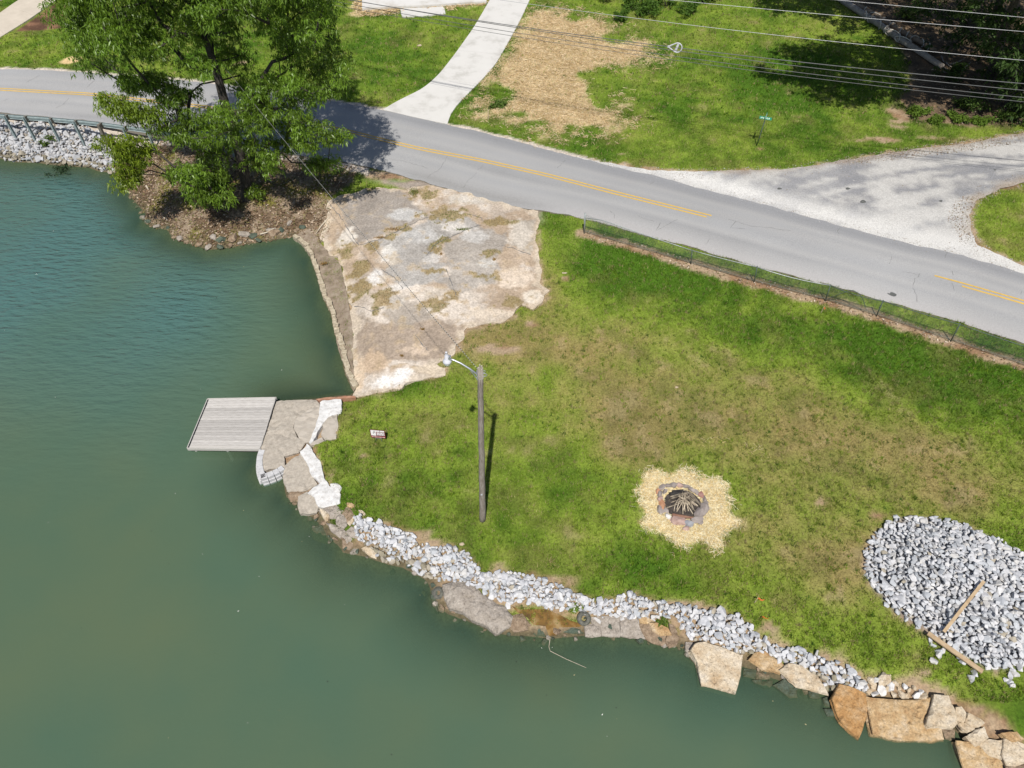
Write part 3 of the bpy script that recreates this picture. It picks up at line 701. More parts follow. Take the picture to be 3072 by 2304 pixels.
ar = sum(pv[i][0] * pv[(i + 1) % pb][1] - pv[(i + 1) % pb][0] * pv[i][1] for i in range(pb))
skp = [(i, b0 + i, b0 + (i + 1) % pb, (i + 1) % pb) if ar > 0 else (i, (i + 1) % pb, b0 + (i + 1) % pb, b0 + i) for i in range(pb)]
pad = obj("concrete_pad", new_mesh("concrete_pad", Vp, list(flip_up(pv, pf)) + skp, m_pad, False, np.concatenate([pc, pc[:pb]])))
tag(pad, "broken patched concrete pad sloping to the water", kind="structure")
def pad_z(x, y): return float(pz[np.argmin((pv[:, 0] - x) ** 2 + (pv[:, 1] - y) ** 2)])
PADCR = [[(960, 270), (900, 290), (830, 325), (760, 365), (690, 400), (610, 430), (480, 465)], [(240, 150), (330, 260), (400, 370), (470, 470)], [(1340, 320), (1250, 350), (1170, 385), (1080, 425), (1000, 470), (950, 540)], [(1480, 470), (1560, 490), (1690, 540)], [(870, 1110), (920, 1180), (960, 1220)], [(1240, 250), (1330, 270), (1350, 300)], [(620, 640), (720, 700), (780, 780)], [(430, 900), (560, 940), (640, 920)], [(1090, 640), (1160, 830)]]
for pl in PADCR:
    q = np.array([PT(*p)[:2] for p in crop(*C88, pl)]); n = max(8, int(np.sum(np.hypot(*np.diff(q, axis=0).T)) / .12))
    s_ = np.linspace(0, len(q) - 1, n); x = np.interp(s_, range(len(q)), q[:, 0]) + (rng.random(n) - .5) * .08; y = np.interp(s_, range(len(q)), q[:, 1]) + (rng.random(n) - .5) * .08
    V, F = ribbon(np.stack([x, y], 1), .035, .02, pad_z, 1.3)
    obj("crack", new_mesh("crack", V, F, m_crack), pad)

# --- lake
wx = np.concatenate([[-900, -400, -200, -100], np.arange(-70, 40, .3), [60, 200, 900]]); wy = np.concatenate([[-30, -10], np.arange(-4, 52, .3)])
LX, LY = np.meshgrid(wx, wy)
lsd = sd_poly(LX, LY, land_poly)
dep = np.where(lsd > 0, 0.0, np.minimum(1.6, 0.5 * -lsd))
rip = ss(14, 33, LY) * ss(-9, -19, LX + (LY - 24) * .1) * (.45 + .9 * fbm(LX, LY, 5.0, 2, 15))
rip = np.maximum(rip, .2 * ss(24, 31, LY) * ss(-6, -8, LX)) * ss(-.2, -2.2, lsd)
keep = (lsd[:-1, :-1] < 1.5) | (lsd[1:, 1:] < 1.5)
li = np.arange(LX.size).reshape(LX.shape)
lq = np.stack([li[:-1, :-1], li[:-1, 1:], li[1:, 1:], li[1:, :-1]], -1)[keep]
m_water, nt, b = mat("murky_green_water")
L = nt.links.new
geo = nd(nt, "ShaderNodeNewGeometry")
bn = nd(nt, "ShaderNodeTexNoise", i_Scale=.16, i_Detail=3.0); L(geo.outputs["Position"], bn.inputs["Vector"])
br = ramp(nt, [(.3, (.070, .124, .082)), (.7, (.096, .134, .077))]); L(bn.outputs["Fac"], br.inputs[0])
ra0 = nd(nt, "ShaderNodeAttribute", attribute_name="rip"); tealm = nd(nt, "ShaderNodeMix", data_type='RGBA'); L(ra0.outputs["Fac"], tealm.inputs[0]); L(br.outputs[0], tealm.inputs[6]); tealm.inputs[7].default_value = (.068, .146, .138, 1); L(tealm.outputs[2], b.inputs["Base Color"])  # teal in the base colour stands in for sky reflected by the ripples
b.inputs["Roughness"].default_value = .09; b.inputs["IOR"].default_value = 1.33; b.inputs["Specular IOR Level"].default_value = .5
mp = nd(nt, "ShaderNodeMapping"); mp.inputs["Rotation"].default_value = (0, 0, math.radians(14)); mp.inputs["Scale"].default_value = (1.1, 3.2, 1)
L(geo.outputs["Position"], mp.inputs[0])
w1 = nd(nt, "ShaderNodeTexNoise", i_Scale=1.25, i_Detail=2.0, i_Roughness=.45); L(mp.outputs[0], w1.inputs["Vector"])
w2 = nd(nt, "ShaderNodeTexNoise", i_Scale=4.0, i_Detail=2.0); L(geo.outputs["Position"], w2.inputs["Vector"])
ra = nd(nt, "ShaderNodeAttribute", attribute_name="rip")
ma = nd(nt, "ShaderNodeMath", operation='MULTIPLY'); L(w1.outputs["Fac"], ma.inputs[0]); L(ra.outputs["Fac"], ma.inputs[1])
mb_ = nd(nt, "ShaderNodeMath", operation='MULTIPLY_ADD'); L(w2.outputs["Fac"], mb_.inputs[0]); mb_.inputs[1].default_value = .02; L(ma.outputs[0], mb_.inputs[2])
bp = nd(nt, "ShaderNodeBump", i_Strength=1.0, i_Distance=.26); L(mb_.outputs[0], bp.inputs["Height"]); L(bp.outputs[0], b.inputs["Normal"])
da = nd(nt, "ShaderNodeAttribute", attribute_name="depth")
ex = nd(nt, "ShaderNodeMath", operation='MULTIPLY'); L(da.outputs["Fac"], ex.inputs[0]); ex.inputs[1].default_value = -1.45
ex2 = nd(nt, "ShaderNodeMath", operation='EXPONENT'); L(ex.outputs[0], ex2.inputs[0])
cl = nd(nt, "ShaderNodeMath", operation='MULTIPLY'); L(ex2.outputs[0], cl.inputs[0]); cl.inputs[1].default_value = .85
tp = nd(nt, "ShaderNodeBsdfTransparent"); tp.inputs[0].default_value = (.70, .86, .78, 1)
gl = nd(nt, "ShaderNodeBsdfGlossy"); gl.inputs["Roughness"].default_value = .05
mx = nd(nt, "ShaderNodeMixShader"); L(cl.outputs[0], mx.inputs[0]); L(b.outputs[0], mx.inputs[1]); L(tp.outputs[0], mx.inputs[2])
L(mx.outputs[0], nt.nodes["Material Output"].inputs[0])
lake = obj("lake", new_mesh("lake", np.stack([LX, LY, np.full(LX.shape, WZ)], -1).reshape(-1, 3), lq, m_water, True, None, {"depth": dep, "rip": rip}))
tag(lake, "murky green lake water, rippled towards the bank", kind="structure")
# ------------------------------------------------------------------ stones
def hull_pts(pts):
    bm = bmesh.new()
    for p in pts: bm.verts.new(p)
    r = bmesh.ops.convex_hull(bm, input=bm.verts)
    bad = [g for g in r["geom_interior"] if isinstance(g, bmesh.types.BMVert)]
    bmesh.ops.delete(bm, geom=bad, context='VERTS')
    bm.verts.index_update(); bm.normal_update()
    V = [tuple(v.co) for v in bm.verts]; F = [tuple(v.index for v in f.verts) for f in bm.faces]
    bm.free(); return V, F
def rock_template(n=15, flat=.62, seed=0):
    r = np.random.default_rng(seed); p = r.normal(size=(n, 3)); p /= np.linalg.norm(p, axis=1)[:, None]
    p *= (.82 + .3 * r.random((n, 1))); p *= np.array((1.15, .88, flat)) * (.9 + .2 * r.random(3))
    return hull_pts(p.tolist())
TEMPL = [rock_template(14 + i % 5, .55 + .06 * (i % 4), i) for i in range(16)]
def stone_mat(name, tones, scale=9):
    m, nt, b = mat(name); L = nt.links.new
    at = nd(nt, "ShaderNodeAttribute", attribute_name="col")
    g = nd(nt, "ShaderNodeNewGeometry"); n = nd(nt, "ShaderNodeTexNoise", i_Scale=scale, i_Detail=6.0, i_Roughness=.7); L(g.outputs["Position"], n.inputs["Vector"])
    r = ramp(nt, [(.3, (.80, .80, .80)), (.7, (1.12, 1.12, 1.12))]); L(n.outputs["Fac"], r.inputs[0])
    mx = nd(nt, "ShaderNodeMix", data_type='RGBA', blend_type='MULTIPLY'); mx.inputs[0].default_value = 1
    L(at.outputs["Color"], mx.inputs[6]); L(r.outputs[0], mx.inputs[7]); L(mx.outputs[2], b.inputs["Base Color"])
    b.inputs["Roughness"].default_value = .9; b.inputs["Specular IOR Level"].default_value = .2
    n2 = nd(nt, "ShaderNodeTexNoise", i_Scale=30.0, i_Detail=5.0); L(g.outputs["Position"], n2.inputs["Vector"])
    bp = nd(nt, "ShaderNodeBump", i_Strength=.5, i_Distance=.015); L(n2.outputs["Fac"], bp.inputs["Height"]); L(bp.outputs[0], b.inputs["Normal"])
    return m
m_stone = stone_mat("pale_limestone_riprap", None)
TONES = .92 * np.array([(.57, .575, .60), (.53, .54, .57), (.62, .62, .63), (.48, .50, .53), (.56, .55, .54), (.41, .43, .465), (.59, .59, .61), (.51, .525, .555), (.40, .36, .29), (.30, .27, .20)])
TW = np.array([.2, .17, .16, .12, .12, .05, .11, .05, .02, 0])
templ_mesh = {}
def tmesh(k, t):
    if (k, t) not in templ_mesh:
        V, F = TEMPL[k]
        templ_mesh[(k, t)] = new_mesh("riprap_stone", V, F, m_stone, False, np.tile(TONES[t], (len(V), 1)))
    return templ_mesh[(k, t)]
def hexfill(poly, sp, margin=.0, jit=.55):
    A = np.array([p[:2] for p in poly]); x0, y0 = A.min(0); x1, y1 = A.max(0)
    pts = []
    for j, y in enumerate(np.arange(y0 - sp, y1 + sp, sp * .866)):
        xs_ = np.arange(x0 - sp, x1 + sp, sp) + (j % 2) * sp / 2
        pts.append(np.c_[xs_, np.full(len(xs_), y)])
    Q = np.concatenate(pts); Q = Q + (rng.random(Q.shape) - .5) * sp * jit
    d = sd_poly(Q[:, 0], Q[:, 1], poly)
    d = d + (fbm(Q[:, 0], Q[:, 1], .6, 2, 60) - .5) * .3
    k = d > margin
    return Q[k], d[k]
shore_a = resample([(*p, 0) for p in shore_xy], 900)
STONES = []   # (x, y, z, radius, template, tone, area, top)
def add_stones(Q, Z, rad, area, top, tone_p=TW):
    for (x, y), z in zip(Q, Z):
        r = rad * (.6 + .8 * rng.random() ** 2.2) * (1.45 if rng.random() < .04 else 1)
        t_ = int(rng.choice(len(TONES), p=tone_p))
        if area != "pile":
            s_ = float(sd_poly(x, y, shore_near)) if False else float(np.min(np.hypot(shore_a[:, 0] - x, shore_a[:, 1] - y)))
            if s_ < .45 and rng.random() < .55: t_ = 8 + int(rng.random() < .5)
        STONES.append([x, y, z, r, int(rng.integers(len(TEMPL))), t_, area, top])
Q, d = hexfill(strip_poly, .18, .0); add_stones(Q, zt(Q[:, 0], Q[:, 1]) + .09 + .07 * rng.random(len(Q)) + .10 * ss(0, .35, d), .126, "strip", True)
Q, d = hexfill(strip_poly, .21, .05); add_stones(Q, zt(Q[:, 0], Q[:, 1]) + .02, .13, "strip", False)
def pile_h(d, x, y): return .80 * ss(-.2, 2.3, d) + .22 * (fbm(x, y, 1.4, 3, 71) - .4) * ss(0, 1, d)
Q, d = hexfill(pile_poly, .178, .0)
add_stones(Q, pile_h(d, Q[:, 0], Q[:, 1]) + .06 + .09 * rng.random(len(Q)), .116, "pile", True, np.array([.16, .18, .10, .17, .10, .12, .08, .07, .02, 0]))
Q, d = hexfill(pile_poly, .2, .1); add_stones(Q, pile_h(d, Q[:, 0], Q[:, 1]) - .06, .13, "pile", False)
Q, d = hexfill(bank_poly, .245, .0); add_stones(Q, zt(Q[:, 0], Q[:, 1]) + .10 + .08 * rng.random(len(Q)), .16, "bank", True)
Q, d = hexfill(bank_poly, .25, .05); add_stones(Q, zt(Q[:, 0], Q[:, 1]) + .01, .155, "bank", False)
# stones that rolled off the heap and the strip
for px, py in crop(*C8, [(1440, 102), (2165, 290), (1295, 480), (1265, 445), (1405, 605), (1495, 715), (1375, 628), (1640, 840), (1655, 870), (1715, 905), (1690, 930), (1700, 915), (1820, 950), (1835, 975), (1905, 1040), (1885, 1075), (2140, 1030), (2125, 1060), (2100, 1080), (2120, 1095), (2130, 1115), (2155, 1045), (1660, 965), (2190, 985), (1570, 770)]) + [(1527, 1818), (1616, 1810), (1505, 1850), (1790, 1862)]:
    p = PT(px, py); STONES.append([p[0], p[1], p[2] + .06, .11 + .06 * rng.random(), int(rng.integers(16)), int(rng.integers(5)), "loose", True])
def stone_matrix(s):
    e = Euler((rng.normal() * .45, rng.normal() * .45, rng.random() * 6.283)); sc = s[3] * (.9 + .25 * rng.random())
    return Matrix.Translation((s[0], s[1], s[2])) @ e.to_matrix().to_4x4() @ Matrix.Diagonal((sc, sc * (.85 + .3 * rng.random()), sc * (.85 + .35 * rng.random()), 1))
def proj(p):
    d = depth_of(p); v = (p[1] * _sp - (H - p[2]) * _cp) / d
    return 1536 + FPX * p[0] / d, 1152 - FPX * v, d
cand = []
for i, s in enumerate(STONES):
    x, y, dd = proj(s[:3])
    if s[7] and s[6] in ("strip", "pile") and -5 < x < 3060 and 5 < y < 2290: cand.append((s[3] / dd, i))
cand.sort(reverse=True)
single = set(i for _, i in cand[:275])
LBL = {"strip": ("pale grey angular riprap stone lying in the white band along the lake edge", "riprap stones in the shoreline band"),
       "pile": ("grey angular riprap stone on the big rock heap with two boards", "riprap stones on the heap")}
LOOSE = []
joined = {"strip": ([], [], []), "pile": ([], [], []), "bank": ([], [], [])}
for i, s in enumerate(STONES):
    M = stone_matrix(s)
    if i in single or s[6] == "loose":
        o = obj("riprap_stone", tmesh(s[4], s[5])); o.matrix_world = M
        if s[6] == "loose":
            LOOSE.append((s[0], o)); continue
        lbl, grp = LBL[s[6]]
        tag(o, lbl, "stone", grp)
    else:
        V, F = TEMPL[s[4]]; A, B, Cc = joined[s[6]]; b_ = len(A)
        A += [tuple(M @ Vector(v)) for v in V]; B += [tuple(b_ + k for k in f) for f in F]; Cc += [TONES[s[5]] * (.84 if s[6] == "bank" else 1)] * len(V)
ORD0 = "first second third fourth fifth sixth seventh eighth ninth tenth eleventh twelfth thirteenth fourteenth fifteenth sixteenth seventeenth eighteenth nineteenth twentieth twenty-first twenty-second twenty-third twenty-fourth twenty-fifth twenty-sixth twenty-seventh twenty-eighth twenty-ninth thirtieth".split()
for i_, (_, o) in enumerate(sorted(LOOSE, key=lambda t: t[0])):
    tag(o, ORD0[i_] + " from the left of the stray riprap stones lying apart from band and heap", "stone", "stray riprap stones")
c2, f2, nb = cdt_sheet(pile_poly, .3, .3, .02, 5)
dz = pile_h(sd_poly(c2[:, 0], c2[:, 1], pile_poly), c2[:, 0], c2[:, 1]) - .1
A, B, Cc = joined["pile"]; b_ = len(A); A += [(p[0], p[1], z) for p, z in zip(c2, dz)]; B += [tuple(b_ + k for k in f) for f in flip_up(c2, f2)]; Cc += [(.16, .165, .18)] * len(c2)  # core sheet inside the heap; its dark colour paints shade between the stones
for a, nm, lb in (("strip", "riprap_band", "band of pale grey broken stone along the lake edge"), ("pile", "riprap_heap", "wide heap of grey broken stone on the lawn"), ("bank", "riprap_bank", "pale broken stone covering the bank under the guardrail")):
    A, B, Cc = joined[a]
    o = obj(nm, new_mesh(nm, A, B, m_stone, False, np.array(Cc))); tag(o, lb, "riprap", kind="stuff")

# ------------------------------------------------------------------ flat slabs and boulders at the water's edge
def rockmat(name, c1, c2, c3, scale=2.2, bump=1.0):
    """mottled bedding stains, pits, pale scratches and an algae stain up to the waterline"""
    m = surf(name, c1, c2, scale=scale, rough=.92, bump=bump, bscale=9, detail=10, c3=c3, dist=.07, spec=.2)
    nt = m.node_tree; L = nt.links.new; b = nt.nodes["Principled BSDF"]; src = b.inputs["Base Color"].links[0].from_socket
    g = nd(nt, "ShaderNodeNewGeometry")
    n = nd(nt, "ShaderNodeTexNoise", i_Scale=13.0, i_Detail=8.0, i_Roughness=.75); L(g.outputs["Position"], n.inputs["Vector"])
    r = ramp(nt, [(.32, (.35, .32, .30)), (.45, (.92, .92, .92)), (.58, (1.05, 1.05, 1.05)), (.70, (1.7, 1.7, 1.7))]); L(n.outputs["Fac"], r.inputs[0])
    mx = nd(nt, "ShaderNodeMix", data_type='RGBA', blend_type='MULTIPLY'); mx.inputs[0].default_value = 1; L(src, mx.inputs[6]); L(r.outputs[0], mx.inputs[7])
    sx = nd(nt, "ShaderNodeSeparateXYZ"); L(g.outputs["Position"], sx.inputs[0])
    ad = nd(nt, "ShaderNodeMath", operation='MULTIPLY_ADD'); L(n.outputs["Fac"], ad.inputs[0]); ad.inputs[1].default_value = .22; L(sx.outputs["Z"], ad.inputs[2])
    mr = nd(nt, "ShaderNodeMapRange"); mr.inputs[1].default_value = WZ + .13; mr.inputs[2].default_value = WZ + .22; mr.inputs[3].default_value = .85; mr.inputs[4].default_value = 0.0; L(ad.outputs[0], mr.inputs[0])
    m2 = nd(nt, "ShaderNodeMix", data_type='RGBA'); L(mr.outputs[0], m2.inputs[0]); L(mx.outputs[2], m2.inputs[6]); m2.inputs[7].default_value = (.075, .085, .045, 1)
    L(m2.outputs[2], b.inputs["Base Color"])
    return m
m_sand = rockmat("ochre_sandstone", (.34, .19, .085), (.60, .50, .37), (.47, .33, .18))
m_sand2 = rockmat("pale_sandstone", (.42, .30, .18), (.66, .60, .51), (.55, .46, .34))
m_orange = rockmat("rusty_sandstone", (.30, .15, .055), (.54, .40, .25), (.42, .245, .105))
m_grey = rockmat("weathered_concrete_rubble", (.26, .225, .185), (.44, .40, .355), (.35, .31, .27), 3.5)
m_wet = rockmat("wet_algae_rock", (.05, .075, .06), (.14, .16, .12), (.085, .11, .085), 3.5)
m_brown = rockmat("brown_rock", (.17, .12, .08), (.38, .30, .22), (.27, .2, .14), 5)
m_white = surf("fresh_white_cement", (.38, .36, .34), (.68, .68, .68), scale=6, c3=(.59, .585, .58), rough=.9, bump=.3, bscale=18)
def slab_rock(name, poly_px, origin, z, thick, m, label, cat, group=None, tilt=(0, 0), rough=.03, parent=None, step=.12, jit=.05, taper=.08, dome=0.0, seed=3):
    q = [P(x, y, z) for x, y in crop(*origin, poly_px)]
    c = np.mean(np.array(q), 0)
    xy, f, nb = cdt_sheet([tuple(p[:2]) for p in q], step, .11, jit, seed)
    f = flip_up(xy, f)
    zz = z + tilt[0] * (xy[:, 0] - c[0]) + tilt[1] * (xy[:, 1] - c[1]) + (fbm(xy[:, 0], xy[:, 1], .5, 4, seed + 3) - .5) * 3 * rough + (vnoise(xy[:, 0] * 9 + seed, xy[:, 1] * 9) - .5) * .045 - .04 * (np.abs(fbm(xy[:, 0], xy[:, 1], .8, 3, seed + 20) - .5) < .018)
    dd = sd_poly(xy[:, 0], xy[:, 1], [tuple(p) for p in xy[:nb]])
    zz = zz + dome * (1 - np.exp(-np.maximum(dd, 0) * 4))
    zz[:nb] -= .02
    ring = xy[:nb] + (xy[:nb] - c[:2]) * taper
    nr1 = fbm(xy[:nb, 0], xy[:nb, 1], .16, 2, seed + 9) - .5; dirc = xy[:nb] - c[:2]; dirc = dirc / (np.linalg.norm(dirc, axis=1)[:, None] + 1e-9)
    e1 = xy[:nb] + dirc * (.02 + .05 * np.abs(nr1))[:, None]; z1 = zz[:nb] - .035 - .04 * np.abs(nr1); zz[:nb] += .03 * nr1
    e2 = e1 - dirc * (.03 + .10 * nr1)[:, None]; z2 = zz[:nb] - min(.5 * thick, .13)
    V = [(*xy[i], zz[i]) for i in range(len(xy))] + [(*e1[i], z1[i]) for i in range(nb)] + [(*e2[i], z2[i]) for i in range(nb)] + [(ring[i][0], ring[i][1], zz[i] - thick) for i in range(nb)]
    b0 = len(xy); ar = sum(xy[i][0] * xy[(i + 1) % nb][1] - xy[(i + 1) % nb][0] * xy[i][1] for i in range(nb))
    sk = []
    for a_, b_ in ((0, b0), (b0, b0 + nb), (b0 + nb, b0 + 2 * nb)):
        sk += [(a_ + i, b_ + i, b_ + (i + 1) % nb, a_ + (i + 1) % nb) if ar > 0 else (a_ + i, a_ + (i + 1) % nb, b_ + (i + 1) % nb, b_ + i) for i in range(nb)]
    bot = tuple(range(b0 + 2 * nb, b0 + 3 * nb)); bot = bot[::-1] if ar > 0 else bot
    V = [(v[0] - c[0], v[1] - c[1], v[2] - c[2]) for v in V]
    o = obj(name, new_mesh(name, V, list(f) + sk + [bot], m), parent)
    if parent is None:
        o.location = c; tag(o, label, cat, group)
    else:
        o.location = Vector(c) - Vector(parent.location)
    return o
GS = "sandstone slabs along the shore"
slab_rock("sandstone_slab", [(200, 905), (225, 868), (285, 855), (400, 890), (515, 930), (500, 1040), (480, 1145), (380, 1118), (270, 1100), (245, 970)], C8, -.12, .30, m_sand2, "big squarish pale slab tilting into the water beside the stone band", "rock slab", GS, (0, .24), .03, seed=5)
slab_rock("sandstone_slab", [(560, 950), (590, 915), (650, 905), (770, 985), (740, 1030), (640, 1000)], C8, -.05, .16, m_sand, "ochre slab half buried under riprap, left of the long pale slab", "rock slab", GS, (0, .1), seed=6)
slab_rock("sandstone_slab", [(735, 1015), (790, 980), (870, 990), (960, 1050), (1010, 1110), (1038, 1152), (940, 1130), (850, 1105)], C8, .0, .14, m_sand2, "long pale pointed slab edged by riprap above dark wet rocks", "rock slab", GS, (0, .12), seed=7)
slab_rock("sandstone_slab", [(380, 340), (500, 370), (650, 440), (668, 600), (640, 740), (600, 850), (500, 770), (415, 690), (360, 580), (315, 490)], CL, -.10, .2, m_orange, "rust-orange kite-shaped slab pointing down into the water", "rock slab", GS, (0, .15), .035, seed=8)
slab_rock("sandstone_slab", [(648, 472), (760, 490), (1000, 500), (1290, 478), (1300, 620), (1400, 745), (1440, 870), (1200, 885), (960, 872), (740, 822), (690, 640)], CL, -.14, .22, m_sand, "largest tan slab lying flat at the water's edge under white rubble", "rock slab", GS, (0, .16), .03, seed=9)
slab_rock("sandstone_slab", [(1325, 438), (1470, 452), (1540, 600), (1562, 715), (1530, 762), (1400, 745), (1290, 752), (1265, 715), (1285, 620), (1310, 520)], CL, .12, .2, m_sand2, "tan slab stacked on top of the largest slab", "rock slab", GS, (.02, .08), seed=10)
slab_rock("sandstone_slab", [(1390, 765), (1530, 785), (1538, 885), (1445, 872)], CL, -.34, .3, m_brown, "small brown slab wet at the waterline below the stacked slab", "rock slab", GS, (0, .1), seed=11)
slab_rock("sandstone_slab", [(1540, 570), (1590, 562), (1640, 620), (1628, 710), (1545, 672)], CL, .05, .2, m_sand2, "small pale upright stone right of the stacked tan slab", "rock slab", GS, (.1, .1), seed=12)
slab_rock("sandstone_slab", [(1662, 622), (1740, 660), (1832, 712), (1765, 752), (1700, 742), (1642, 700)], CL, .02, .2, m_sand2, "pale wedge stone against the grass above the squarish rock", "rock slab", GS, (.05, .15), seed=13)
slab_rock("sandstone_slab", [(1568, 720), (1700, 718), (1732, 780), (1655, 812), (1610, 790)], CL, -.08, .22, m_sand2, "small cream stone between the wedge stone and the squarish rock", "rock slab", GS, (0, .1), seed=14)
slab_rock("sandstone_slab", [(1650, 845), (1740, 790), (1825, 752), (1868, 862), (1750, 938)], CL, -.02, .28, m_sand2, "squarish cream rock on the corner above the lowest slabs", "rock slab", GS, (0, .16), seed=15)
slab_rock("sandstone_slab", [(1990, 822), (2060, 815), (2150, 798), (2230, 880), (2110, 895)], CL, .10, .22, m_sand, "ochre slab at the photo's right edge below the grass bank", "rock slab", GS, (0, .2), seed=16)
slab_rock("sandstone_slab", [(1770, 932), (1875, 882), (2002, 890), (2012, 1000), (2000, 1070), (1900, 1040)], CL, -.12, .25, m_sand2, "pale tan slab between the lowest corner slab and the dark-stained one", "rock slab", GS, (0, .15), seed=17)
slab_rock("sandstone_slab", [(2018, 882), (2100, 872), (2240, 950), (2250, 1090), (2130, 1142), (2062, 1132), (2010, 1040)], CL, -.05, .3, m_sand2, "cream slab in the bottom corner", "rock slab", GS, (0, .12), seed=18)
slab_rock("sandstone_slab", [(1540, 900), (1680, 912), (1760, 942), (1900, 1045), (1990, 1090), (2050, 1200), (1650, 1200), (1590, 1060)], CL, -.2, .3, m_sand, "lowest ochre slab dipping into the lake in the corner", "rock slab", GS, (0, .2), seed=19)
slab_rock("sandstone_slab", [(2040, 1150), (2140, 1150), (2280, 1100), (2300, 1260), (2080, 1260)], CL, -.1, .3, m_brown, "brown rock at the very bottom edge below the cream slab", "rock slab", GS, (0, .1), seed=20)
# tan rubble above the largest slab
k = 0; RUB = []
for px, py in [(1320, 1085), (1345, 1100), (1375, 1090), (1400, 1120), (1430, 1100), (1455, 1130), (1490, 1120), (1520, 1150), (1545, 1130), (1585, 1155), (1380, 1140), (1420, 1165), (1345, 1145), (1300, 1120), (1270, 1150), (1310, 1165), (1470, 1165), (1500, 1180), (1560, 1175), (1600, 1180), (1285, 1085), (1255, 1125), (1350, 1065), (1400, 1075)]:
    p = PT(*crop(*C8, [(px, py)])[0]); V, F = TEMPL[k % 16]; k += 1
    me = new_mesh("rubble_stone", V, F, [m_sand2, m_white, m_sand2][k % 3])
    o = obj("rubble_stone", me); r = .10 + .10 * rng.random(); o.matrix_world = Matrix.Translation((p[0], p[1], p[2] + .07)) @ Euler((rng.normal() * .5, rng.normal() * .5, rng.random() * 6)).to_matrix().to_4x4() @ Matrix.Diagonal((r, r, r, 1))
    RUB.append((px, o))
ORD = "first second third fourth fifth sixth seventh eighth ninth tenth eleventh twelfth thirteenth fourteenth fifteenth sixteenth seventeenth eighteenth nineteenth twentieth twenty-first twenty-second twenty-third twenty-fourth twenty-fifth twenty-sixth twenty-seventh twenty-eighth twenty-ninth thirtieth".split()
for i_, (_, o) in enumerate(sorted(RUB, key=lambda t: t[0])):
    tag(o, ORD[i_] + " small rubble piece from the rusty slab, in the row above the largest flat slab", "stone", "rubble above the largest slab")
# middle shore: rubble boulders, wall and seep
GB = "rubble boulders at the waterline"
slab_rock("boulder", [(190, 140), (300, 118), (430, 130), (480, 200), (640, 290), (702, 360), (690, 430), (640, 452), (580, 480), (520, 432), (400, 385), (340, 330), (250, 300), (200, 230)], CB, -.06, .55, m_grey, "largest grey-brown concrete boulder bulging into the water", "boulder", GB, (0, .12), .07, taper=.05, dome=.18, seed=21)
slab_rock("boulder", [(110, 180), (180, 160), (260, 300), (350, 320), (420, 400), (300, 370), (200, 345), (110, 290)], CB, -.43, .4, m_wet, "dark wet rock shelf at the foot of the largest boulder", "boulder", GB, (0, .15), .06, seed=22)
slab_rock("boulder", [(700, 362), (780, 345), (830, 400), (820, 460), (720, 470), (690, 430)], CB, -.15, .4, m_brown, "brown striped rock beside the rusty seep", "boulder", GB, (0, .1), .05, dome=.08, seed=23)
slab_rock("boulder", [(790, 235), (900, 225), (930, 300), (800, 330), (760, 300)], CB, -.10, .25, m_sand2, "pale flat rock above the rusty seep", "boulder", GB, (0, .1), .04, seed=24)
slab_rock("boulder", [(850, 430), (920, 415), (965, 480), (950, 520), (840, 510)], CB, -.40, .35, m_wet, "pale green wet boulder left of the seep's mouth", "boulder", GB, (0, .1), .05, dome=.1, seed=25)
slab_rock("boulder", [(1040, 490), (1100, 485), (1110, 525), (1060, 535)], CB, -.44, .3, m_wet, "small dark wet rock right of the seep's mouth", "boulder", GB, (0, .0), .04, dome=.06, seed=26)
slab_rock("boulder", [(1035, 455), (1150, 445), (1240, 440), (1235, 490), (1050, 485)], CB, -.36, .3, m_wet, "long dark wet ledge under the old tyre", "boulder", GB, (0, .15), .05, seed=27)
slab_rock("boulder", [(1240, 430), (1320, 408), (1368, 450), (1362, 510), (1250, 505)], CB, -.26, .35, m_grey, "rounded grey boulder below the old tyre", "boulder", GB, (0, .1), .05, dome=.1, seed=28)
slab_rock("boulder", [(1285, 375), (1400, 370), (1500, 372), (1500, 505), (1372, 495), (1360, 440), (1290, 410)], CB, -.20, .4, m_grey, "pale concrete wall block between the tyre and the next block", "boulder", GB, (0, .22), .04, seed=29)
slab_rock("boulder", [(1505, 372), (1620, 385), (1650, 430), (1690, 520), (1600, 510), (1507, 500)], CB, -.20, .4, m_grey, "second pale concrete wall block, left of the ochre plate", "boulder", GB, (0, .22), .04, seed=30)
slab_rock("boulder", [(1640, 432), (1760, 430), (1845, 500), (1830, 575), (1740, 550), (1690, 520)], CB, -.22, .4, m_brown, "sloping brown block under the ochre plate", "boulder", GB, (0, .25), .04, seed=31)
slab_rock("boulder", [(1712, 412), (1770, 415), (1850, 455), (1880, 490), (1800, 492), (1740, 465)], CB, -.05, .1, m_sand, "thin ochre plate with a grass tuft lying on the wall blocks", "boulder", GB, (0, .15), .02, seed=32)
slab_rock("boulder", [(1850, 500), (1900, 480), (1942, 520), (1920, 575), (1865, 590), (1840, 550)], CB, -.22, .35, m_brown, "brown corner block right of the ochre plate", "boulder", GB, (0, .2), .05, seed=33)
slab_rock("boulder", [(1640, 375), (1680, 370), (1740, 390), (1700, 410), (1650, 405)], CB, .0, .16, m_sand, "small tan stone in front of the white stones above the wall", "boulder", GB, (0, .1), .03, seed=34)
slab_rock("boulder", [(1985, 555), (2040, 560), (2052, 600), (2000, 640), (1980, 610)], CB, -.26, .3, m_grey, "grey rock against the big squarish slab", "boulder", GB, (0, .1), .05, seed=35)
slab_rock("boulder", [(1860, 420), (1900, 440), (1925, 480), (1880, 480)], CB, -.05, .18, m_brown, "small brown wedge behind the ochre plate", "boulder", GB, (0, .1), .03, seed=36)
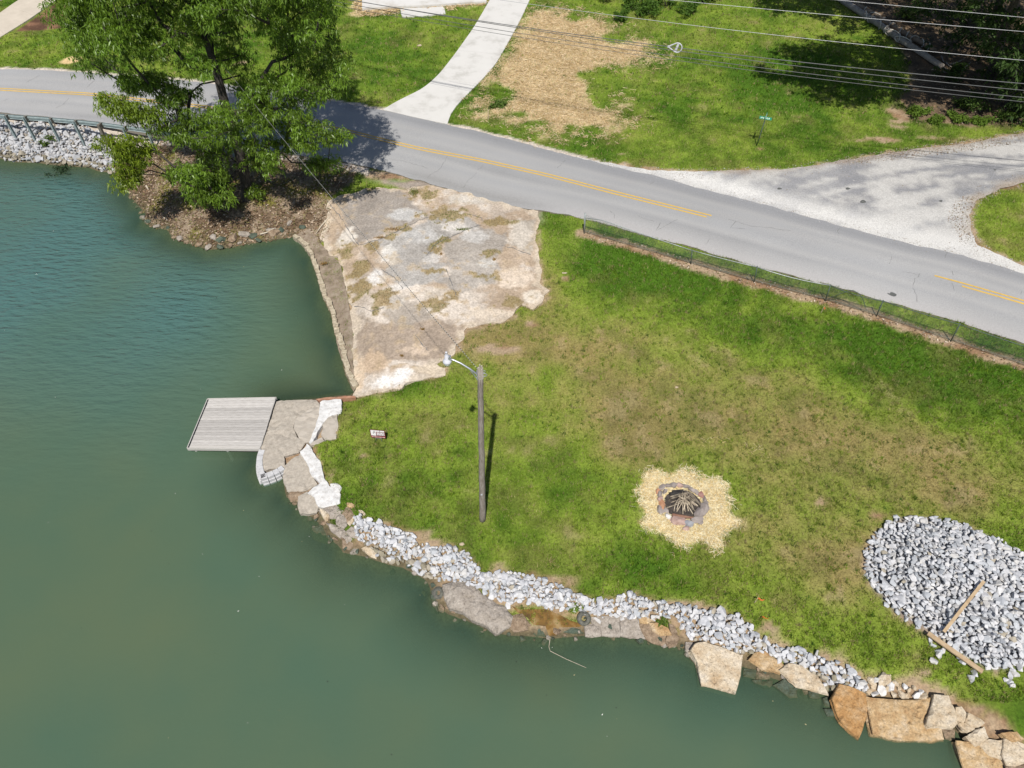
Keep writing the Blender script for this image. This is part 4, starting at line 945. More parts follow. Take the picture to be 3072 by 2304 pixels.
for j, (pl, lb) in enumerate([([(510, 385), (605, 390), (605, 428), (512, 430)], "small square block wet under the ochre slab"), ([(420, 355), (505, 365), (505, 430), (415, 410)], "dark rock right of the tilted squarish slab"), ([(480, 435), (620, 440), (640, 460), (600, 487), (500, 460)], "low wet rock under the small square block"), ([(620, 470), (700, 430), (780, 460), (798, 560), (740, 560)], "large dark wet rock below the long pale slab"), ([(870, 520), (940, 530), (950, 565), (880, 560)], "small wet rock under the tip of the long pale slab"), ([(965, 560), (1010, 550), (1040, 600), (1040, 630), (980, 620)], "dark wet rock left of the kite-shaped slab"), ([(975, 635), (1040, 630), (1085, 690), (1000, 685)], "lowest dark wet rock beside the kite-shaped slab")]):
    slab_rock("boulder", pl, ((2050, 1850), 2.309), -.36 - .02 * (j % 3), .4, m_wet if j != 0 else m_brown, lb, "boulder", GB, (0, .12), .05, dome=.06, seed=40 + j)
# left shore below the landing
for j, (pl, z, m, lb) in enumerate([
    ([(260, 560), (300, 510), (400, 490), (470, 520), (380, 620), (290, 625)], -.25, m_brown, "tan lipped rock under the concrete slab's edge"),
    ([(660, 735), (700, 728), (770, 800), (760, 860), (730, 880)], .0, m_sand2, "pink upright stone between the rubble and the water"),
    ([(860, 800), (940, 790), (985, 850), (1000, 930), (950, 970), (870, 910)], -.05, m_grey, "dark grey lichened rock among the shore rubble"),
    ([(940, 790), (990, 710), (1060, 720), (1100, 770), (1080, 850), (1000, 890)], .0, m_brown, "brown tilted rock edged with white beside the first riprap"),
    ([(1000, 890), (1050, 850), (1090, 800), (1080, 880), (1030, 930)], .05, m_sand2, "thin white-edged stone leaning on the tilted rock"),
    ([(1145, 745), (1190, 750), (1240, 805), (1180, 810)], .06, m_sand2, "flat pinkish stone on the soil at the grass edge"),
    ([(1000, 650), (1060, 655), (1110, 690), (1060, 710), (1000, 700)], .06, m_sand, "ochre stone at the grass edge below the white cement"),
    ([(640, 740), (850, 690), (960, 760), (850, 830), (770, 830)], -.06, m_grey, "grey rubble block below the white cement patch"),
    ([(740, 900), (870, 930), (950, 980), (1060, 1100), (1000, 1150), (930, 1080), (800, 1000)], -.2, m_grey, "long sloping grey rubble block at the waterline"),
    ([(980, 1010), (1060, 950), (1170, 1010), (1150, 1080), (1050, 1070)], -.1, m_grey, "grey block at the start of the riprap band"),
    ([(930, 1090), (1060, 1120), (1080, 1150), (1030, 1220), (950, 1200)], -.26, m_brown, "brown block at the waterline below the riprap's start"),
    ([(1040, 1200), (1080, 1160), (1135, 1220), (1120, 1280), (1050, 1285)], -.33, m_grey, "small grey wedge at the waterline"),
    ([(1180, 1230), (1240, 1200), (1350, 1230), (1360, 1330), (1300, 1310)], -.22, m_sand2, "cream rock poking out of the riprap's lower edge"),
    ([(400, 770), (560, 740), (640, 800), (700, 900), (600, 930), (480, 880)], -.46, m_wet, "dark submerged rock shelf with foam"),
    ([(530, 960), (700, 940), (900, 1100), (930, 1180), (750, 1150), (580, 1090)], -.47, m_wet, "olive submerged rock shelf further down"),
    ([(270, 650), (370, 690), (380, 750), (300, 720)], -.46, m_wet, "small submerged rock near the tan lipped rock")]):
    slab_rock("boulder", pl, CS, z, .35, m, lb, "boulder", "rubble rocks below the landing", (.08 * ((j % 3) - 1), .14), .05, dome=.06, seed=60 + j)
# peninsula edge rocks
PEN = []
for j, (px, py, r) in enumerate([(820, 700, 20), (868, 670, 11), (908, 683, 13), (890, 690, 10), (640, 712, 14), (665, 720, 16), (700, 716, 20), (733, 704, 18), (760, 708, 15), (785, 702, 16), (815, 690, 14), (845, 690, 13), (600, 735, 12), (625, 742, 14), (660, 742, 14), (560, 728, 10), (540, 716, 12), (444, 665, 12), (425, 640, 11), (432, 655, 12), (413, 622, 8), (392, 595, 8), (470, 680, 11), (505, 684, 9), (690, 738, 13), (722, 728, 10), (775, 722, 12), (525, 712, 10)]):
    p = PT(px, py); V, F = rock_template(22, .6, 200 + j); sc = r * depth_of(p) / FPX
    o = obj("shore_rock", new_mesh("shore_rock", V, F, m_brown if j % 3 == 0 else m_grey if j % 3 == 1 else m_wet)); o.location = (p[0], p[1], p[2] + sc * .12); o.rotation_euler = (0, 0, j * 1.3); o.scale = (sc, sc * .85, sc * .8)
    PEN.append((-px, o))
for i_, (_, o) in enumerate(sorted(PEN, key=lambda t: t[0])):
    tag(o, ORD[i_] + " rock from the kerb wall along the point's waterline under the big tree", "rock", "rocks edging the point under the tree")

# small wet rubble lying along the waterline
sh_ = resample([P(x, y, WZ) for x, y in SHORE if x > 880 and 1480 < y < 2160 and x < 2650], 260)
for i in range(0, 260, 2):
    if rng.random() < .25: continue
    p = sh_[i] + rng.normal(size=2) * .16; r = .07 + .13 * rng.random() ** 2; V, F = TEMPL[i % 16]
    key = ("rub", i % 16, i % 3)
    if key not in templ_mesh: templ_mesh[key] = new_mesh("waterline_stone", V, F, (m_wet, m_grey, m_brown)[i % 3])
    o = obj("waterline_stone", templ_mesh[key]); o.matrix_world = Matrix.Translation((p[0], p[1], float(zt(p[0], p[1])) + .03)) @ Euler((rng.normal() * .3, rng.normal() * .3, rng.random() * 6)).to_matrix().to_4x4() @ Matrix.Diagonal((r, r, r, 1))
    tag(o, "small dark rubble stone lying right at the waterline", "stone", "small stones along the waterline")
# rusty seep between the boulders
m_seep, nt, b = mat("rusty_shallow_water")
sn_ = nd(nt, "ShaderNodeTexNoise", i_Scale=2.2, i_Detail=6.0); sg_ = nd(nt, "ShaderNodeNewGeometry"); nt.links.new(sg_.outputs["Position"], sn_.inputs["Vector"]); sr_ = ramp(nt, [(.35, (.055, .035, .015)), (.5, (.17, .095, .025)), (.68, (.27, .19, .09))]); nt.links.new(sn_.outputs["Fac"], sr_.inputs[0]); nt.links.new(sr_.outputs[0], b.inputs["Base Color"]); b.inputs["Roughness"].default_value = .12; b.inputs["IOR"].default_value = 1.33
q = W(crop(*CB, [(700, 290), (760, 320), (860, 315), (960, 320), (1060, 360), (1130, 400), (1230, 430), (1200, 445), (1050, 450), (1030, 510), (975, 510), (950, 440), (860, 430), (820, 380), (740, 340)]))
c2, f2, nb = cdt_sheet(q, .2, .12, .03, 9)
V = [(p[0], p[1], zt(p[0], p[1]) + .03) for p in c2]
o = obj("puddle", new_mesh("puddle", V, flip_up(c2, f2), m_seep, True)); tag(o, "rusty brown seep of shallow water", kind="structure")

# ------------------------------------------------------------------ concrete landing by the dock
m_agg = surf("pebbled_concrete", (.27, .24, .20), (.47, .43, .37), scale=8, rough=.95, bump=.6, bscale=26, detail=9, c3=(.38, .34, .29), dist=.03)
m_agg2 = surf("smooth_tan_concrete", (.36, .32, .27), (.45, .41, .36), scale=3, rough=.9, bump=.3, bscale=30, detail=8)
m_block = surf("pale_block_edge", (.40, .40, .41), (.55, .55, .56), scale=5, rough=.9, bump=.4, bscale=20)
m_rust = surf("rusty_brick", (.28, .13, .08), (.42, .25, .17), scale=6, rough=.95, bump=.3)
lc = P(*crop(*CD, [(1150, 450)])[0], -.1)
landing = base_thing("concrete_landing", lc, "broken concrete landing beside the wooden dock with white cement strips", "landing")
LP = [("main_slab", [(1020, 115), (1310, 100), (1440, 95), (1475, 140), (1300, 240), (1225, 300), (1200, 400), (1250, 500), (1330, 545), (1250, 650), (1100, 690), (1105, 800), (880, 850), (860, 700), (850, 640), (940, 360)], -.08, .95, m_agg, (0, .0), 71),
      ("tan_slab", [(1225, 302), (1300, 242), (1475, 142), (1482, 262), (1440, 380), (1380, 540), (1335, 545), (1255, 500), (1205, 400)], -.05, .6, m_agg2, (0, 0), 72),
      ("white_patch", [(1475, 125), (1505, 105), (1705, 95), (1700, 240), (1600, 265), (1520, 330), (1440, 480), (1390, 560), (1375, 545), (1440, 380), (1484, 262)], .02, .3, m_white, (0, 0), 73),
      ("grey_slab", [(1505, 365), (1570, 280), (1660, 250), (1672, 380), (1650, 510), (1540, 530), (1500, 470), (1520, 400)], .03, .3, m_agg2, (0, 0), 74),
      ("rough_slab", [(1110, 800), (1250, 690), (1330, 610), (1370, 800), (1400, 900), (1450, 985), (1330, 1050), (1130, 1060), (1090, 920)], -.12, .7, m_agg, (0, .05), 75),
      ("white_strip", [(1275, 650), (1345, 560), (1390, 600), (1490, 760), (1545, 960), (1490, 985), (1400, 900), (1360, 810)], .02, .3, m_white, (.03, 0), 76),
      ("white_patch", [(1345, 1080), (1440, 1000), (1540, 965), (1600, 1030), (1690, 1100), (1690, 1190), (1560, 1225), (1470, 1210), (1420, 1130)], .02, .3, m_white, (.03, 0), 77),
      ("white_patch", [(1590, 995), (1640, 985), (1705, 1030), (1690, 1070), (1640, 1070)], .05, .2, m_white, (.03, 0), 78),
      ("lower_slab", [(1250, 1120), (1345, 1075), (1420, 1130), (1470, 1215), (1440, 1290), (1260, 1290), (1240, 1210)], -.14, .6, m_agg, (.03, .06), 79),
      ("brick_edge", [(1445, 92), (1560, 72), (1700, 62), (1850, 55), (1860, 75), (1700, 88), (1560, 98), (1470, 108)], -.04, .5, m_rust, (0, 0), 80),
      ("pale_strip", [(1370, 560), (1500, 500), (1530, 535), (1480, 560), (1380, 578)], .025, .2, m_agg2, (0, 0), 81)]
for nm, pl, z, th, m, ti, sd_ in LP:
    slab_rock(nm, pl, CD, z, th, m, None, None, None, ti, .015, landing, .2, .11 if 'white' in nm else .05, .0, 0.0, sd_)
# pale block courses around the landing's water side
BL = crop(*CD, [(850, 640), (828, 700), (820, 760), (822, 820), (835, 880), (862, 950), (930, 930), (1000, 905), (1060, 875), (1110, 840)])
for i in range(len(BL) - 1):
    a, b2 = P(*BL[i], -.14), P(*BL[i + 1], -.14)
    for lv in range(3):
        off = .05 * lv
        mbx = MB(); d = (b2 - a) / np.linalg.norm(b2 - a); nrm = np.array((d[1], -d[0], 0)); nrm = nrm if np.dot(nrm[:2], (a - lc)[:2]) > 0 else -nrm
        aa = a + nrm * (off - .10) + d * .01; bb = b2 + nrm * (off - .10) - d * .01
        mbx.beam(aa - np.array((0, 0, .16 * lv)), bb - np.array((0, 0, .16 * lv)), .26, .145)
        to_local(mbx, lc).build("block", m_block, landing)
# cream kerb wall and the silted gutter along the pad's water side
KB = [(880, 706), (905, 723), (931, 765), (952, 824), (971, 891), (994, 938), (1007, 1001), (1023, 1043), (1036, 1115), (1057, 1161)]
kerb = base_thing("kerb_wall", P(971, 891, WZ), "crumbling cream concrete kerb wall between the pad and the water", "wall")
m_kerb = surf("cream_crumbling_concrete", (.22, .185, .13), (.60, .54, .42), scale=6, rough=.95, bump=.8, bscale=20, detail=8, c3=(.42, .36, .265), dist=.05)
kp = resample([P(x, y, -.22) for x, y in KB], 40)
for i in range(0, 39, 3):
    seg = kp[i:i + 4]; mbx = MB()
    for j in range(len(seg) - 1):
        a = seg[j] + (rng.random(2) - .5) * .12; b2 = seg[j + 1] + (rng.random(2) - .5) * .12
        hgt = .045 * rng.normal()
        mbx.beam((a[0] + .12, a[1], -.45 + hgt), (b2[0] + .12, b2[1], -.45 + hgt), .19 + .1 * rng.random(), .52)
    to_local(mbx, P(971, 891, WZ)).build("wall_section", m_kerb, kerb)
m_silt = surf("brown_silt", (.12, .095, .065), (.34, .29, .23), scale=2.5, rough=.95, bump=.5, bscale=14, detail=8, c3=(.24, .19, .145))
gq = [(885, 712), (935, 760), (968, 860), (1000, 960), (1015, 1050), (1040, 1120), (1062, 1180), (1062, 1150), (1060, 1000), (1045, 900), (1022, 790), (990, 765), (955, 720), (930, 690), (900, 700)]
c2, f2, nb = cdt_sheet(W(gq), .25, .2, .05, 14)
V = [(p[0], p[1], float(zt(p[0], p[1])) + .03 + .05 * float(fbm(p[0], p[1], .4, 3, 5))) for p in c2]
o = obj("silt_gutter", new_mesh("silt_gutter", V, flip_up(c2, f2), m_silt, True)); tag(o, "brown silted gutter behind the kerb wall", kind="structure")
# ------------------------------------------------------------------ dock
def woodmat(name, c1, c2, c3, axis=(1.2, 14, 14), scale=3.0, rand=.16):
    return surf(name, c1, c2, scale=scale, rough=.85, bump=.35, bscale=6, detail=8, c3=c3, stretch=axis, spec=.25, rand=rand, dist=.01)
m_dock = woodmat("weathered_grey_boards", (.31, .295, .28), (.58, .56, .54), (.46, .44, .42), rand=.22)
m_dockw = woodmat("pale_grey_trim", (.38, .36, .335), (.55, .53, .50), (.47, .45, .425))
DZ = -.02
TL, TR, BR, BLc = [P(x, y, DZ) for x, y in ((623.6, 1197), (827.5, 1193), (781, 1345.6), (563, 1343))]
dc = (TL + TR + BR + BLc) / 4
dock = base_thing("dock", (dc[0], dc[1], WZ), "square weathered grey plank dock jutting into the lake", "dock")
nb_ = 20
for i in range(nb_):
    t0, t1 = i / nb_, (i + 1) / nb_; g = .0022
    a0 = TL + (BLc - TL) * (t0 + g); a1 = TL + (BLc - TL) * (t1 - g); b0_ = TR + (BR - TR) * (t0 + g); b1 = TR + (BR - TR) * (t1 - g)
    e0 = (rng.random() - .5) * .015; e1 = (rng.random() - .5) * .015; zz = (rng.random() - .5) * .006
    d = (TR - TL) / np.linalg.norm(TR - TL)
    top = [a0 + d * (.06 + e0), b0_ + d * e1, b1 + d * e1, a1 + d * (.06 + e0)]
    V = [tuple(p + np.array((0, 0, zz))) for p in top] + [tuple(p + np.array((0, 0, zz - .035))) for p in top]
    mbx = MB().raw(V, [(3, 2, 1, 0), (4, 5, 6, 7), (0, 1, 5, 4), (1, 2, 6, 5), (2, 3, 7, 6), (3, 0, 4, 7)])
    to_local(mbx, dock.location).build("plank", m_dock if i < nb_ - 1 else m_dockw, dock)
for a, b2, nm in ((BLc, BR, "fascia_board"), (TL, BLc, "fascia_board"), (TL, TR, "fascia_board"), (TR, BR, "fascia_board")):
    d = (b2 - a) / np.linalg.norm(b2 - a); out = np.array((d[1], -d[0], 0)); out = out if np.dot(out, (a + b2) / 2 - dc) > 0 else -out
    inn = -.03 if nm == "fascia_board" and np.allclose(a, TR) else .022
    mbx = MB().beam(a + out * inn - np.array((0, 0, .075)) - d * .02, b2 + out * inn - np.array((0, 0, .075)) + d * .02, .038, .16)
    to_local(mbx, dock.location).build(nm, m_dockw, dock)
for fx, fy in ((.06, .06), (.94, .06), (.06, .94), (.94, .94), (.5, .94), (.5, .06)):
    p = (TL * (1 - fx) + TR * fx) * (1 - fy) + (BLc * (1 - fx) + BR * fx) * fy
    mbx = MB().tube([(p[0], p[1], -2.0), (p[0], p[1], -.15)], .075, 10); to_local(mbx, dock.location).build("piling", m_dock, dock)
for fy in (.2, .5, .8):
    a = TL * (1 - fy) + BLc * fy; b2 = TR * (1 - fy) + BR * fy
    mbx = MB().beam(a - np.array((-.1, 0, .11)), b2 - np.array((.1, 0, .11)), .05, .12); to_local(mbx, dock.location).build("joist", m_dock, dock)

# ------------------------------------------------------------------ light pole
m_pole = surf("weathered_pole_wood", (.12, .095, .075), (.42, .39, .36), scale=4, rough=.9, bump=.6, bscale=10, detail=8, c3=(.26, .225, .195), stretch=(9, 9, .7), dist=.02)
m_alu = surf("dull_aluminium", (.50, .52, .56), (.66, .68, .72), scale=6, rough=.38, bump=0, metal=.75)
m_white_enamel = surf("white_lamp_enamel", (.46, .47, .52), (.58, .59, .64), scale=4, rough=.4, bump=0)
m_black = surf("black_cable", (.015, .015, .017), (.03, .03, .033), scale=8, rough=.6, bump=0)
pb_ = PT(1448, 1561); base_Y = pb_[1]
tp_ = PY(1441, 1105, base_Y)
lp = base_thing("light_pole", pb_, "tall weathered wooden pole with a lamp arm standing on the lawn", "light pole")
def lean(t): return pb_ + (tp_ - pb_) * t
mbx = MB(); N = 14
mbx.tube([lean(-.03 + 1.03 * i / N) + np.array(((rng.random() - .5) * .02, (rng.random() - .5) * .02, 0)) for i in range(N + 1)], [.133 - .042 * i / N for i in range(N + 1)], 12)
to_local(mbx, pb_).build("shaft", m_pole, lp, True)
m_endgrain = surf("split_pole_top", (.30, .27, .22), (.62, .57, .50), scale=14, rough=.95, bump=.6)
mbx = MB()
for k in range(7):
    a = k * .9; mbx.tube([tp_ + np.array((.07 * math.cos(a), .07 * math.sin(a), -.45)), tp_ + np.array((.068 * math.cos(a), .068 * math.sin(a), .02 + .04 * (k % 3)))], [.036, .02], 5)
to_local(mbx, pb_).build("split_top", m_endgrain, lp)
arm0 = lean(.965); lampc = tp_ + np.array((-1.06, .30, .10))
ap = [arm0 + np.array((-.09, .02, 0)), arm0 + np.array((-.32, .10, .18)), arm0 + np.array((-.62, .19, .36)), arm0 + np.array((-.86, .26, .44)), lampc + np.array((.10, -.02, .04))]
mbx = MB().tube(ap, .03, 8); to_local(mbx, pb_).build("lamp_arm", m_alu, lp, True)
mbx = MB().box(arm0 + np.array((-.105, .02, -.02)), (.03, .13, .34)); mbx.beam(arm0 + np.array((-.12, .02, -.18)), arm0 + np.array((-.34, .1, .16)), .02, .02); to_local(mbx, pb_).build("bracket", m_alu, lp)
mbx = MB().lathe([(.0, .26), (.03, .26), (.044, .24), (.044, .19), (.066, .18), (.07, .02), (.088, .0), (.125, -.05), (.145, -.09), (.145, -.11), (.13, -.11), (.105, -.05), (.044, -.03)], 20, lampc)
head = to_local(mbx, pb_).build("lamp_head", m_white_enamel, lp, True)
m_refr, nt, b = mat("clear_refractor"); b.inputs["Base Color"].default_value = (.8, .82, .84, 1); b.inputs["Roughness"].default_value = .25; b.inputs["Transmission Weight"].default_value = .6
mbx = MB().lathe([(.125, -.112), (.13, -.16), (.10, -.24), (.045, -.275), (.0, -.28)], 18, lampc); to_local(mbx, pb_).build("refractor", m_refr, lp, True)
mbx = MB().lathe([(.0, .33), (.03, .33), (.038, .31), (.038, .262), (.0, .262)], 12, lampc); to_local(mbx, pb_).build("photocell", m_white_enamel, lp, True)
mbx = MB().box(lampc + np.array((.085, .0, .07)), (.09, .10, .13)); to_local(mbx, pb_).build("ballast_box", m_alu, lp)
mbx = MB()
mbx.tube([lean(.97) + np.array((.10 + .11 * math.sin(t), .0, .07 * math.cos(t) - .03)) for t in np.linspace(-.3, 3.6, 12)], .011, 5)
mbx.tube([lean(.97) + np.array((.10 + .06 * math.sin(t), .03, .10 + .05 * math.cos(t))) for t in np.linspace(0, 5, 10)], .009, 5)
to_local(mbx, pb_).build("wire_loop", m_alu, lp)
mbx = MB().box(lean(.235) + np.array((-.02, -.15, 0)), (.07, .012, .11), (.1, 0, .2)); to_local(mbx, pb_).build("pole_tag", m_white_enamel, lp)
# service drop: twisted pair from the pole top away over the tree
def cable(name, pts, r, m, label, cat, group=None, sag=.0, n=48, sides=5):
    pts = [np.array(p, float) for p in pts]
    ch = [0]
    for i in range(1, len(pts)): ch.append(ch[-1] + np.linalg.norm(pts[i] - pts[i - 1]))
    tq = np.linspace(0, ch[-1], n); A = np.array(pts)
    Q_ = np.stack([np.interp(tq, ch, A[:, k]) for k in range(3)], 1); u = tq / ch[-1]
    Q_[:, 2] -= sag * 4 * u * (1 - u)
    o = MB().tube(Q_, r, sides).build(name, m, None, True); tag(o, label, cat, group); return o, Q_
m_twist, nt, b = mat("striped_service_cable")
g_ = nd(nt, "ShaderNodeNewGeometry"); wv = nd(nt, "ShaderNodeTexWave", i_Scale=3.2); wv.bands_direction = 'Y'
nt.links.new(g_.outputs["Position"], wv.inputs["Vector"]); rr = ramp(nt, [(.45, (.02, .02, .02)), (.6, (.42, .42, .40))]); nt.links.new(wv.outputs["Fac"], rr.inputs[0]); nt.links.new(rr.outputs[0], b.inputs["Base Color"])
e0 = P(560, 60, 8.2)
cable("service_cable", [lean(.975) + np.array((-.03, .09, 0)), e0], .011, m_twist, "twisted service cable from the light pole to the tree's far side", "cable", None, .25, 60)
# overhead lines
m_wire = surf("dark_weathered_wire", (.07, .075, .08), (.13, .135, .14), scale=5, rough=.5, bump=0, spec=.5)
m_alwire = surf("bare_aluminium_wire", (.38, .39, .41), (.5, .51, .53), scale=5, rough=.45, bump=0, metal=.4)
LN = [("uppermost bare power wire crossing the top right corner", [(2200, -30), (2509, 0), (3072, 52), (3500, 92)], 9.5, .012, m_alwire),
      ("second bare power wire from the top, above the fallen poles", [(1700, -32), (2002, 0), (2509, 47), (3072, 93), (3500, 130)], 9.5, .012, m_alwire),
      ("third bare wire from the top, over the bushes and tree shadow", [(1300, -30), (1587, 10), (1972, 67), (2290, 102), (2768, 149), (3072, 179), (3500, 220)], 8.6, .012, m_alwire),
      ("thick dark cable carrying the white slack loop", [(700, -60), (1075, 0), (1229, 27), (1437, 63), (1547, 78), (2019, 146), (2519, 200), (3072, 247), (3500, 285)], 7.0, .022, m_wire),
      ("dark cable just under the looped one", [(700, -66), (1082, 0), (1229, 30), (1437, 67), (1547, 83), (2019, 154), (2519, 211), (3072, 269), (3500, 310)], 6.9, .018, m_wire),
      ("second lowest overhead cable", [(700, -55), (1030, 7), (1233, 45), (1426, 79), (1530, 97), (1972, 164), (2519, 230), (3072, 289), (3500, 335)], 6.6, .017, m_wire),
      ("lowest overhead cable crossing the driveway", [(700, -42), (1030, 18), (1211, 52), (1421, 90), (1530, 108), (1972, 175), (2519, 244), (3072, 302), (3500, 348)], 6.4, .014, m_wire)]
for lb, pl, z, r, m in LN:
    a = np.array([P(*p, z) for p in pl]); cf = np.polyfit(a[:, 0], a[:, 1], 2); xs_ = np.linspace(a[0, 0], a[-1, 0], 40)
    o = MB().tube([(x, np.polyval(cf, x), z) for x in xs_], r, 5).build("overhead_cable", m, None, True)
    tag(o, lb, "cable", "overhead cables along the road")
    if "slack loop" in lb: loop_cf, loop_z = cf, z
lx = P(2030, 149, 7.0)[0]; ly = float(np.polyval(loop_cf, lx)); sl = 2 * loop_cf[0] * lx + loop_cf[1]
sn = base_thing("cable_slack_loop", (lx, ly, 7.0), "white teardrop slack holder hanging on the thick overhead cable", "cable holder")
sn.rotation_euler = (0, 0, math.atan(sl))
pts = [(-.42, 0, .03)] + [(.08 + .27 * math.cos(t), 0, .27 * math.sin(t)) for t in np.linspace(2.0, -2.0, 14)] + [(-.42, 0, -.03)]
MB().tube(pts + [pts[0]], .035, 6).build("rim", m_white_enamel, sn)
MB().box((.05, 0, .0), (.12, .03, .52), (0, .25, 0)).build("cross_bar", m_white_enamel, sn)
MB().box((-.42, 0, 0), (.14, .05, .12)).build("clamp", m_white_enamel, sn)

# ------------------------------------------------------------------ guardrail
m_steel = surf("weathered_galvanised_steel", (.22, .28, .29), (.40, .47, .48), scale=5, rough=.5, bump=.15, metal=.35, c3=(.31, .38, .39))
m_postw = surf("treated_post", (.10, .09, .075), (.2, .185, .16), scale=6, rough=.9, bump=.4)
RH = .72
rail_px = [(-420, 322), (-200, 329), (0, 342), (150, 352), (303, 367), (438, 386), (617, 416), (700, 432)]
rz0 = 1.15
rail = np.array([P(x, y, rz0 + RH) for x, y in rail_px])
for i in range(len(rail)):
    for _ in range(4):
        zz = float(zt(rail[i][0], rail[i][1], 9.0)) + RH; rail[i] = P(*rail_px[i], zz)
rr_ = resample(rail, 60); rzz = zt(rr_[:, 0], rr_[:, 1], np.full(60, 9.0)) + RH
gr = base_thing("guardrail", (rr_[30][0], rr_[30][1], rzz[30] - RH), "grey-green steel guardrail on posts between the road and the riprap bank", "guardrail")
prof = [(0, .155), (.055, .125), (.06, .095), (.0, .055), (0, .02), (0, -.02), (0, -.055), (.06, -.095), (.055, -.125), (0, -.155)]
dirs = np.gradient(rr_, axis=0); dirs /= np.linalg.norm(dirs, axis=1)[:, None]
V = []
for i in range(60):
    nrm = np.array((-dirs[i][1], dirs[i][0]))
    if nrm[1] < 0: nrm = -nrm
    for o_, h_ in prof: V.append((rr_[i][0] + nrm[0] * o_, rr_[i][1] + nrm[1] * o_, rzz[i] - .155 + h_))
F = [(i * 10 + k, i * 10 + k + 1, (i + 1) * 10 + k + 1, (i + 1) * 10 + k) for i in range(59) for k in range(9)]
mbx = MB().raw(V, F); o = to_local(mbx, gr.location).build("rail_beam", m_steel, gr)
sm_ = o.modifiers.new("thickness", 'SOLIDIFY'); sm_.thickness = .012
for k, pxx in enumerate([-160, -70, 15, 75, 150, 225, 300, 375, 455, 535, 615, 690]):
    x = P(pxx, np.interp(pxx, [p[0] for p in rail_px], [p[1] for p in rail_px]), rz0 + RH)[0]
    i = int(np.argmin(np.abs(rr_[:, 0] - x))); nrm = np.array((-dirs[i][1], dirs[i][0])); nrm = nrm if nrm[1] > 0 else -nrm
    p = rr_[i] - nrm * .26; zb_ = float(zt(p[0], p[1])); wood = pxx in (300, 535)
    ang = math.atan2(dirs[i][1], dirs[i][0]); mbx = MB()
    if wood: mbx.box((p[0], p[1], (zb_ - .4 + rzz[i]) / 2), (.18, .18, rzz[i] - zb_ + .4), (0, 0, ang))
    else:
        h_ = rzz[i] - zb_ + .35; c_ = (zb_ - .35 + rzz[i]) / 2
        mbx.box((p[0], p[1], c_), (.012, .15, h_), (0, 0, ang)); 
        for s_ in (-1, 1): q_ = p + nrm * .075 * s_; mbx.box((q_[0], q_[1], c_), (.11, .012, h_ * .998), (0, 0, ang))
    to_local(mbx, gr.location).build("post", m_postw if wood else m_steel, gr)
    q_ = rr_[i] - nrm * .09; mbx = MB().box((q_[0], q_[1], rzz[i] - .16), (.13, .17, .33), (0, 0, ang)); to_local(mbx, gr.location).build("spacer_block", m_postw, gr)

# ------------------------------------------------------------------ chain-link fence
m_galv = surf("galvanised_tube", (.26, .29, .29), (.42, .45, .45), scale=6, rough=.45, bump=0, metal=.4)
m_gpost = surf("dark_green_post", (.05, .075, .06), (.11, .14, .12), scale=6, rough=.6, bump=0)
m_mesh = surf("green_grey_wire_mesh", (.07, .11, .085), (.15, .19, .16), scale=6, rough=.5, bump=0, metal=.3)
FH = 1.18
fb = np.array(fence_w); ft = fb.copy()
for i, (t, b2) in enumerate(fence_px):
    q_ = PY(t[0], t[1], fb[i][1]); ft[i] = (q_[0], q_[1], max(fb[i][2] + .95, min(fb[i][2] + 1.35, q_[2])))
fc = base_thing("chain_link_fence", fb[3], "low chain-link fence with thin posts along the near side of the road", "fence")
for i in range(len(fb)):
    big = i == 0
    mbx = MB().tube([fb[i] - np.array((0, 0, .1)), ft[i] + np.array((0, 0, .05))], .05 if big else .03, 8); to_local(mbx, fb[3]).build("post", m_galv if big else m_gpost, fc, True)
for i in range(len(fb) - 1):
    n = 6; a, b2 = ft[i], ft[i + 1]
    sg_ = .12 if i in (2, 3) else .03
    pts = [a + (b2 - a) * t - np.array((0, 0, sg_ * 4 * t * (1 - t))) for t in np.linspace(0, 1, n + 1)]
    if i == 0: pts[0] = fb[0] + (ft[0] - fb[0]) * .8
    mbx = MB().tube(pts, .022, 6); to_local(mbx, fb[3]).build("top_rail", m_galv if i < 3 else m_gpost, fc, True)
    zb1 = fb[i] + np.array((0, 0, .18)); zb2 = fb[i + 1] + np.array((0, 0, .18))
    mbx = MB().tube([zb1 + (zb2 - zb1) * t for t in np.linspace(0, 1, 5)], .013, 4); to_local(mbx, fb[3]).build("bottom_wire", m_gpost, fc)
    ln = np.linalg.norm(b2 - a); mbx = MB(); k_ = int(ln / .085)
    for j in range(-13, k_ + 1):
        for sgn in (1, -1):
            u0, u1 = j * .085, j * .085 + .95
            v0, v1 = (0, 1) if sgn > 0 else (1, 0)
            c0, c1 = max(u0, 0), min(u1, ln)
            if c1 <= c0: continue
            w0 = v0 + (v1 - v0) * (c0 - u0) / .95; w1 = v0 + (v1 - v0) * (c1 - u0) / .95
            def at(u, w):
                t = u / ln; top = a + (b2 - a) * t - np.array((0, 0, sg_ * 4 * t * (1 - t) + .02)); bot = fb[i] + (fb[i + 1] - fb[i]) * t + np.array((0, 0, .08))
                return bot + (top - bot) * w
            mbx.tube([at(c0, w0), at(c1, w1)], .0042, 3, False)
    o = to_local(mbx, fb[3]).build("wire_mesh", m_mesh, fc); tag(o, kind="stuff")
# loose bent wire hanging off the fence
mbx = MB().tube([PY(*p, float(np.interp(p[0], [2476, 2629], [fb[3][1], fb[4][1]])) - .06) for p in ((2476, 900), (2520, 882), (2548, 872), (2560, 871), (2578, 881), (2590, 900), (2597, 922))], .02, 5)
o = mbx.build("bent_wire", m_gpost); tag(o, "loose bent dark rod sticking out of the chain-link fence", "rod")

